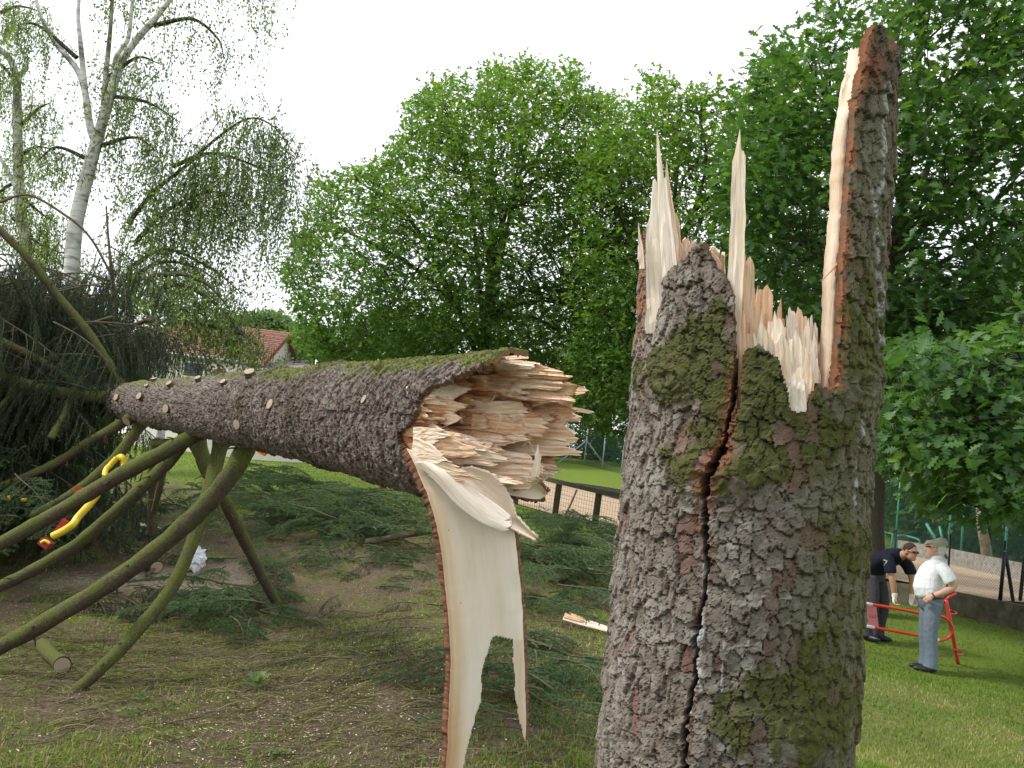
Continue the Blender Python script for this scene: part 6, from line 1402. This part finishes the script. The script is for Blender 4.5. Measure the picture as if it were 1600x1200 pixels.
# benches and red posts far across the lawn
for (x, y) in ((352, 703), (440, 706), (458, 708)):
    q = P(x, y, 43); q[2] = gz(q[0], q[1]); o = thing('red_post', q, 'small red and white post beside the pale path across the lawn', 'post', 'red posts by the path')
    V, Q, T = tube([q, q + (0, 0, .5)], .05, 8); mk('post', V, [Q, T], MT['red_paint'], o); V, Q, T = tube([q + (0, 0, .5), q + (0, 0, .62)], .052, 8); mk('white_top', V, [Q, T], MT['white_paint'], o)
# ================================================================ the two men
def etube(pts, ra, rb, side=(0, 1, 0), k=20):
    """elliptical tube: ra = half width along `side`, rb = half depth"""
    p = np.asarray(pts, float); n = len(p); ra = np.broadcast_to(np.asarray(ra, float), (n,)); rb = np.broadcast_to(np.asarray(rb, float), (n,))
    t = nrm(np.gradient(p, axis=0)); s = np.asarray(side, float); S = nrm(s - t * (t @ s)[:, None]); F = np.cross(S, t); a = np.linspace(0, 2 * np.pi, k, endpoint=False)
    V = (p[:, None] + ra[:, None, None] * np.cos(a)[None, :, None] * S[:, None] + rb[:, None, None] * np.sin(a)[None, :, None] * F[:, None]).reshape(-1, 3)
    Q = grid_quads(n, k, True); V = np.vstack([V, p[:1], p[-1:]]); c0, c1 = n * k, n * k + 1
    T = [(c0, (q + 1) % k, q) for q in range(k)] + [(c1, (n - 1) * k + q, (n - 1) * k + (q + 1) % k) for q in range(k)]
    return V, Q, np.array(T)
class Fig:
    def __init__(s, name, pos, yaw, label, scale=1.0):
        s.c, s.s = math.cos(yaw), math.sin(yaw); s.pos = np.asarray(pos, float); s.k = scale; s.root = thing(name, pos, label, 'person')
    def w(s, V):
        V = np.asarray(V, float) * s.k; return np.stack([V[:, 0] * s.c - V[:, 1] * s.s, V[:, 0] * s.s + V[:, 1] * s.c, V[:, 2]], 1) + s.pos
    def solid(s, name, parts, m, voxel=.011, it=4, parent=None):
        """several overlapping closed shapes fused into one continuous skin"""
        b = MB()
        for V, Q, T in parts: b.add(V, Q, T)
        me = b.mesh(name, m); o = bpy.data.objects.new(name, me); C.objects.link(o)
        r = o.modifiers.new('r', 'REMESH'); r.mode = 'VOXEL'; r.voxel_size = voxel; r.use_smooth_shade = True
        q = o.modifiers.new('s', 'SMOOTH'); q.factor = .5; q.iterations = it
        bpy.context.view_layer.update(); ev = bpy.data.meshes.new_from_object(o.evaluated_get(bpy.context.evaluated_depsgraph_get())); bpy.data.objects.remove(o)
        vv = np.zeros(len(ev.vertices) * 3); ev.vertices.foreach_get('co', vv); vv = s.w(vv.reshape(-1, 3)) - org(s.root); ev.vertices.foreach_set('co', vv.astype(np.float32).ravel())
        ev.materials.clear(); ev.materials.append(m); ev.polygons.foreach_set('use_smooth', np.ones(len(ev.polygons), bool)); ev.update()
        return link(name, ev, parent or s.root)
    def part(s, name, V, F, m, parent=None, smooth=True): return mk(name, s.w(V), F, m, parent or s.root, smooth=smooth)
def sph(c, r, n=14, k=20):
    a = np.linspace(0, math.pi, n); p = np.stack([0 * a, 0 * a, np.cos(a)], 1); V, Q, T = etube(p, np.maximum(np.sin(a), .02), np.maximum(np.sin(a), .02), k=k); return V * np.asarray(r) + np.asarray(c), Q, T
def chain(pts, r, k=12, n=None):
    p = np.asarray(pts, float); n = n or 4 * len(p); q = smooth_path(np.hstack([p, np.asarray(r, float)[:, None]]), n); return tube(q[:, :3], q[:, 3], k)
def hand(wr, dirv, palm_n, side, curl=.6, L=.18, glove=1.0):
    """palm, four fingers of different length, and a thumb from the side of the palm"""
    d = nrm(dirv); nn = nrm(palm_n - d * (np.asarray(palm_n) @ d)); sd = nrm(np.cross(d, nn)) * side; out = []
    pl = wr + d * L * .27; out.append(etube(np.array([wr - d * .01, wr + d * .02, pl, wr + d * L * .5]), np.array([.026, .034, .042, .038]) * glove, np.array([.020, .018, .017, .014]) * glove, sd, 14))
    for j, (o, l) in enumerate(((-.028, .40), (-.010, .46), (.010, .43), (.027, .34))):
        a = wr + d * L * .46 + sd * o * glove; b1 = a + (d * math.cos(curl) + nn * math.sin(curl)) * L * l * .5; c1 = b1 + (d * math.cos(curl * 2.2) + nn * math.sin(curl * 2.2)) * L * l * .5; out.append(chain([a - d * .01, b1, c1], [.0095 * glove, .009 * glove, .007 * glove], 8))
    a = wr + d * L * .16 - sd * .034 * glove; out.append(chain([a, a + d * .035 - sd * .022 + nn * .012, a + d * .07 - sd * .018 + nn * .03], [.012 * glove, .0105 * glove, .008 * glove], 8)); return out
def head_parts(c, fx, tilt=0.0):
    """c = head centre; looks along +x (rotated by fx about z, tilted down)"""
    R = np.array(Matrix.Rotation(fx, 3, 'Z') @ Matrix.Rotation(tilt, 3, 'Y')); o = []
    def tr(sh): V, Q, T = sh; return V @ R.T + c, Q, T
    o.append(tr(sph((-.012, 0, .022), (.096, .077, .098)))); o.append(tr(sph((.022, 0, -.045), (.066, .060, .075)))); o.append(tr(sph((.062, 0, -.088), (.028, .034, .026))))
    o.append(tr(chain([(.078, 0, .012), (.092, 0, -.012), (.104, 0, -.03), (.090, 0, -.036)], [.009, .011, .014, .010], 8)))
    o.append(tr(chain([(.080, -.03, .028), (.088, 0, .032), (.080, .03, .028)], [.010, .011, .010], 8)))
    o.append(tr(chain([(.080, -.022, -.062), (.090, 0, -.060), (.080, .022, -.062)], [.007, .009, .007], 8)))
    for s in (-1, 1): o.append(tr(sph((-.01, s * .078, -.008), (.022, .010, .034), 8, 10)))
    return o, R
def clothm(name, col, stripe=None, bm=.5):
    m, nt, p = mat(name); setp(p, .85, .15); g = coord(nt, 'Object'); n = noise(nt, g, 9, 5, .6)
    c = ramp(nt, n, [(.3, tuple(x * .88 for x in col)), (.7, tuple(min(1, x * 1.08) for x in col))])
    if stripe:
        wv = nd(nt, 'ShaderNodeTexWave'); wv.inputs['Scale'].default_value = 6.5; wv.bands_direction = 'X'; nt.links.new(g, wv.inputs[0]); c = mixc(nt, ramp(nt, wv.outputs[0], [(.82, 0.0), (.92, .55)]), c, stripe)
        w2 = nd(nt, 'ShaderNodeTexWave'); w2.inputs['Scale'].default_value = 5; w2.bands_direction = 'Z'; nt.links.new(g, w2.inputs[0]); c = mixc(nt, ramp(nt, w2.outputs[0], [(.86, 0.0), (.94, .35)]), c, stripe)
    nt.links.new(c, p.inputs['Base Color']); bump(nt, p, noise(nt, g, 16, 4, .6), bm, .03); return m
MT['skin'] = plain('skin_fair', (.58, .34, .25), .55, .3, .08, 20); MT['skin_tan'] = plain('skin_tanned', (.44, .24, .15), .55, .3, .08, 20)
MT['shirt_white'] = clothm('white_checked_cotton', (.78, .81, .83), (.60, .67, .74)); MT['jeans'] = clothm('grey_blue_denim', (.14, .175, .215)); MT['shirt_navy'] = clothm('navy_cotton', (.012, .014, .026), None, .4)
MT['trousers_dark'] = clothm('charcoal_cotton', (.055, .052, .062)); MT['leather'] = plain('brown_leather', (.14, .045, .025), .5, .4); MT['shoe'] = plain('black_leather', (.02, .02, .024), .4, .4)
MT['cap'] = clothm('pale_grey_wool', (.42, .39, .33)); MT['hair_white'] = plain('white_hair', (.62, .62, .62), .8, .2, .15, 60); MT['hair_brown'] = plain('brown_hair', (.055, .035, .022), .8, .2, .2, 60)
MT['glove'] = plain('white_work_glove', (.68, .68, .62), .85, .1, .1, 20); MT['lens'] = plain('dark_lens', (.012, .008, .01), .12, .6, .02); MT['emblem'] = plain('grey_emblem', (.40, .40, .38), .7, .2)

def old_man():
    g = on_ground(1448, 1050); F = Fig('person', g, math.radians(172), 'man in pale flat cap, white checked shirt and grey trousers, hand on hip', 1.0)
    hp, R = head_parts(np.array([.03, 0, 1.545]), 0.05, .02)
    body = hp + [chain([(-.03, 0, 1.30), (-.02, 0, 1.40), (.0, 0, 1.50)], [.075, .062, .058]), etube([(0, 0, .85), (.03, 0, 1.0), (.02, 0, 1.2), (-.02, 0, 1.34), (-.02, 0, 1.40)], [.15, .155, .155, .16, .08], [.11, .13, .12, .09, .06])]
    for s in (1, -1):
        el, wr = np.array([-.16, s * .285, 1.12]), np.array([.07, s * .235, .965])
        body += [chain([(-.03, s * .17, 1.35), (-.09, s * .25, 1.24), el, (-.04, s * .275, 1.03), wr], [.058, .052, .043, .041, .030])] + hand(wr, np.array([.75, -s * .15, -.65]), np.array([-.3, -s * .9, -.2]), s, .5, .17)
        body += [chain([(0, s * .09, .86), (.02, s * .10, .48), (-.02, s * .10, .05)], [.085, .055, .04])]
    F.solid('body', body, MT['skin'], .009, 3)
    sh = [etube([(.028, 0, .955), (.045, 0, .985), (.06, 0, 1.05), (.055, 0, 1.13), (.03, 0, 1.24), (-.01, 0, 1.33), (-.025, 0, 1.385), (-.02, 0, 1.415)], [.176, .188, .195, .193, .193, .19, .13, .078], [.148, .168, .180, .172, .150, .122, .09, .068])]
    for s in (1, -1): sh.append(chain([(-.025, s * .15, 1.345), (-.07, s * .225, 1.27), (-.115, s * .268, 1.185), (-.128, s * .275, 1.165)], [.078, .080, .083, .080]))
    sh.append(etube([(-.02, 0, 1.40), (-.01, 0, 1.425), (-.005, 0, 1.44)], [.082, .080, .074], [.082, .078, .07]))
    s_ = F.solid('shirt', sh, MT['shirt_white'], .010, 3)
    F.part('collar', *(lambda a: (a[0], [a[1], a[2]]))(etube([(-.025, 0, 1.415), (-.012, 0, 1.435), (-.004, 0, 1.462)], [.084, .083, .073], [.083, .080, .068])), MT['shirt_white'])
    tr = [etube([(0, 0, .80), (.01, 0, .86), (.02, 0, .92), (.025, 0, .935)], [.165, .176, .178, .172], [.13, .145, .150, .145])]
    for s in (1, -1): tr.append(chain([(.0, s * .085, .86), (.015, s * .092, .70), (.02, s * .095, .48), (.0, s * .095, .30), (-.01, s * .095, .16), (.0, s * .095, .06)], [.108, .100, .088, .084, .084, .088]))
    F.solid('trousers', tr, MT['jeans'], .011, 3)
    V, Q, T = etube([(.023, 0, .922), (.027, 0, .962)], [.184, .184], [.156, .158], k=32); F.part('belt', V, [Q, T], MT['leather'])
    for s in (1, -1): F.solid('shoe', [sph((.055, s * .095, .042), (.145, .05, .042)), sph((-.03, s * .095, .055), (.06, .045, .05))], MT['shoe'], .009, 2)
    hr = [sph((-.025, 0, 1.555), (.100, .083, .092)), sph((-.055, 0, 1.515), (.06, .076, .07))]; V, Q, T = hr[0]; F.solid('hair', hr, MT['hair_white'], .009, 2)
    F.solid('cap', [etube([(-.028, 0, 1.585), (-.022, 0, 1.62), (-.012, 0, 1.655), (.0, 0, 1.668)], [.094, .097, .080, .03], [.118, .125, .105, .04]), etube([(.045, 0, 1.612), (.10, 0, 1.607), (.145, 0, 1.592)], [.075, .068, .03], [.016, .011, .008]), sph((.03, 0, 1.625), (.10, .085, .03))], MT['cap'], .009, 3)
    V, Q, T = chain([(.085, -.06, 1.565), (.115, 0, 1.567), (.085, .06, 1.565)], [.010, .012, .010], 8); F.part('glasses', V, [Q, T], MT['lens'])
    for s in (1, -1): V, Q, T = chain([(.085, s * .06, 1.565), (.0, s * .083, 1.562)], [.004, .004], 6); F.part('glasses_arm', V, [Q, T], MT['leather'])
    V, Q, T = etube([(.052, .238, .978), (.066, .236, .966)], [.035, .035], [.035, .035], k=16); F.part('wristwatch', V, [Q, T], MT['lens'])
old_man()
def young_man():
    g = on_ground(1364, 1001); F = Fig('person', g, math.radians(-55), 'bending man in navy shirt, dark trousers, sunglasses and white work gloves', 1.0)
    hp, R = head_parts(np.array([.47, .0, 1.315]), -.15, .10)
    body = hp + [chain([(.26, 0, 1.20), (.36, 0, 1.26), (.44, 0, 1.29)], [.075, .062, .060]), etube([(-.08, 0, .86), (-.04, 0, 1.0), (.10, 0, 1.15), (.26, 0, 1.26)], [.14, .14, .15, .12], [.10, .10, .10, .08])]
    hands = {}
    for s in (1, -1):
        el, wr = np.array([.37, s * .25, .93]), np.array([.41, s * .215, .68])
        body += [chain([(.25, s * .17, 1.20), (.32, s * .23, 1.08), el, (.395, s * .235, .82), wr], [.058, .052, .045, .043, .031])] + hand(wr, np.array([.1, 0, -1.0]), np.array([.2, -s * .2, 0]), s, .8, .16)
        body += [chain([(-.06, s * .09, .86), (.02, s * .13, .46), (-.02, s * .14, .05)], [.085, .055, .04])]
        hands[s] = [etube([wr + (0, 0, .05), wr, wr + (0, 0, -.01)], [.042, .040, .036], [.040, .036, .030])] + hand(wr, np.array([.1, 0, -1.0]), np.array([.9, -s * .2, 0]), s, .8, .175, 1.35)
    F.solid('body', body, MT['skin_tan'], .009, 3)
    for s in (1, -1): F.solid('glove', hands[s], MT['glove'], .007, 2)
    sh = [etube([(-.13, 0, .90), (-.085, 0, .97), (-.01, 0, 1.08), (.10, 0, 1.15), (.21, 0, 1.215), (.30, 0, 1.25), (.345, 0, 1.265)], [.178, .185, .195, .205, .20, .14, .078], [.135, .140, .140, .135, .125, .10, .075])]
    for s in (1, -1): sh.append(chain([(.22, s * .15, 1.21), (.29, s * .22, 1.13), (.34, s * .25, 1.03), (.348, s * .253, .995)], [.085, .085, .083, .080]))
    F.solid('shirt', sh, MT['shirt_navy'], .010, 3)
    tr = [etube([(-.06, 0, .80), (-.075, 0, .86), (-.10, 0, .93), (-.115, 0, .95)], [.165, .175, .175, .165], [.13, .14, .14, .13])]
    for s in (1, -1): tr.append(chain([(-.06, s * .085, .86), (-.0, s * .11, .68), (.03, s * .13, .47), (.0, s * .14, .28), (-.02, s * .145, .14), (-.015, s * .145, .05)], [.108, .100, .088, .084, .086, .090]))
    F.solid('trousers', tr, MT['trousers_dark'], .011, 3)
    for s in (1, -1): F.solid('shoe', [sph((.06, s * .145, .045), (.150, .052, .045)), sph((-.03, s * .145, .06), (.06, .045, .055))], MT['shoe'], .009, 2)
    c = np.array([.47, 0, 1.315])
    def tr_(V): return np.asarray(V, float) @ R.T + c
    V, Q, T = sph((-.022, 0, .040), (.097, .082, .088)); F.solid('hair', [(tr_(V), Q, T)], MT['hair_brown'], .008, 1)
    for s in (1, -1):
        V, Q, T = sph((.086, s * .033, .012), (.014, .029, .019), 8, 12); F.part('sunglass_lens', tr_(V), [Q, T], MT['lens'])
        V, Q, T = chain([(.085, s * .058, .018), (.0, s * .084, .014)], [.005, .005], 6); F.part('glasses_arm', tr_(V), [Q, T], MT['lens'])
    V, Q, T = chain([(.094, -.012, .018), (.094, .012, .018)], [.004, .004], 6); F.part('glasses_bridge', tr_(V), [Q, T], MT['lens'])
    # light emblem on the sleeve
    e0 = np.array([.29, -.305, 1.13])
    for (o1, o2) in (((-.03, 0, .03), (.03, 0, .022)), ((.028, 0, .026), (-.008, 0, -.045))):
        V, Q = beam(e0 + o1, e0 + o2, .012, .016, (0, 1, 0)); F.part('sleeve_emblem', V, Q, MT['emblem'], smooth=False)
young_man()
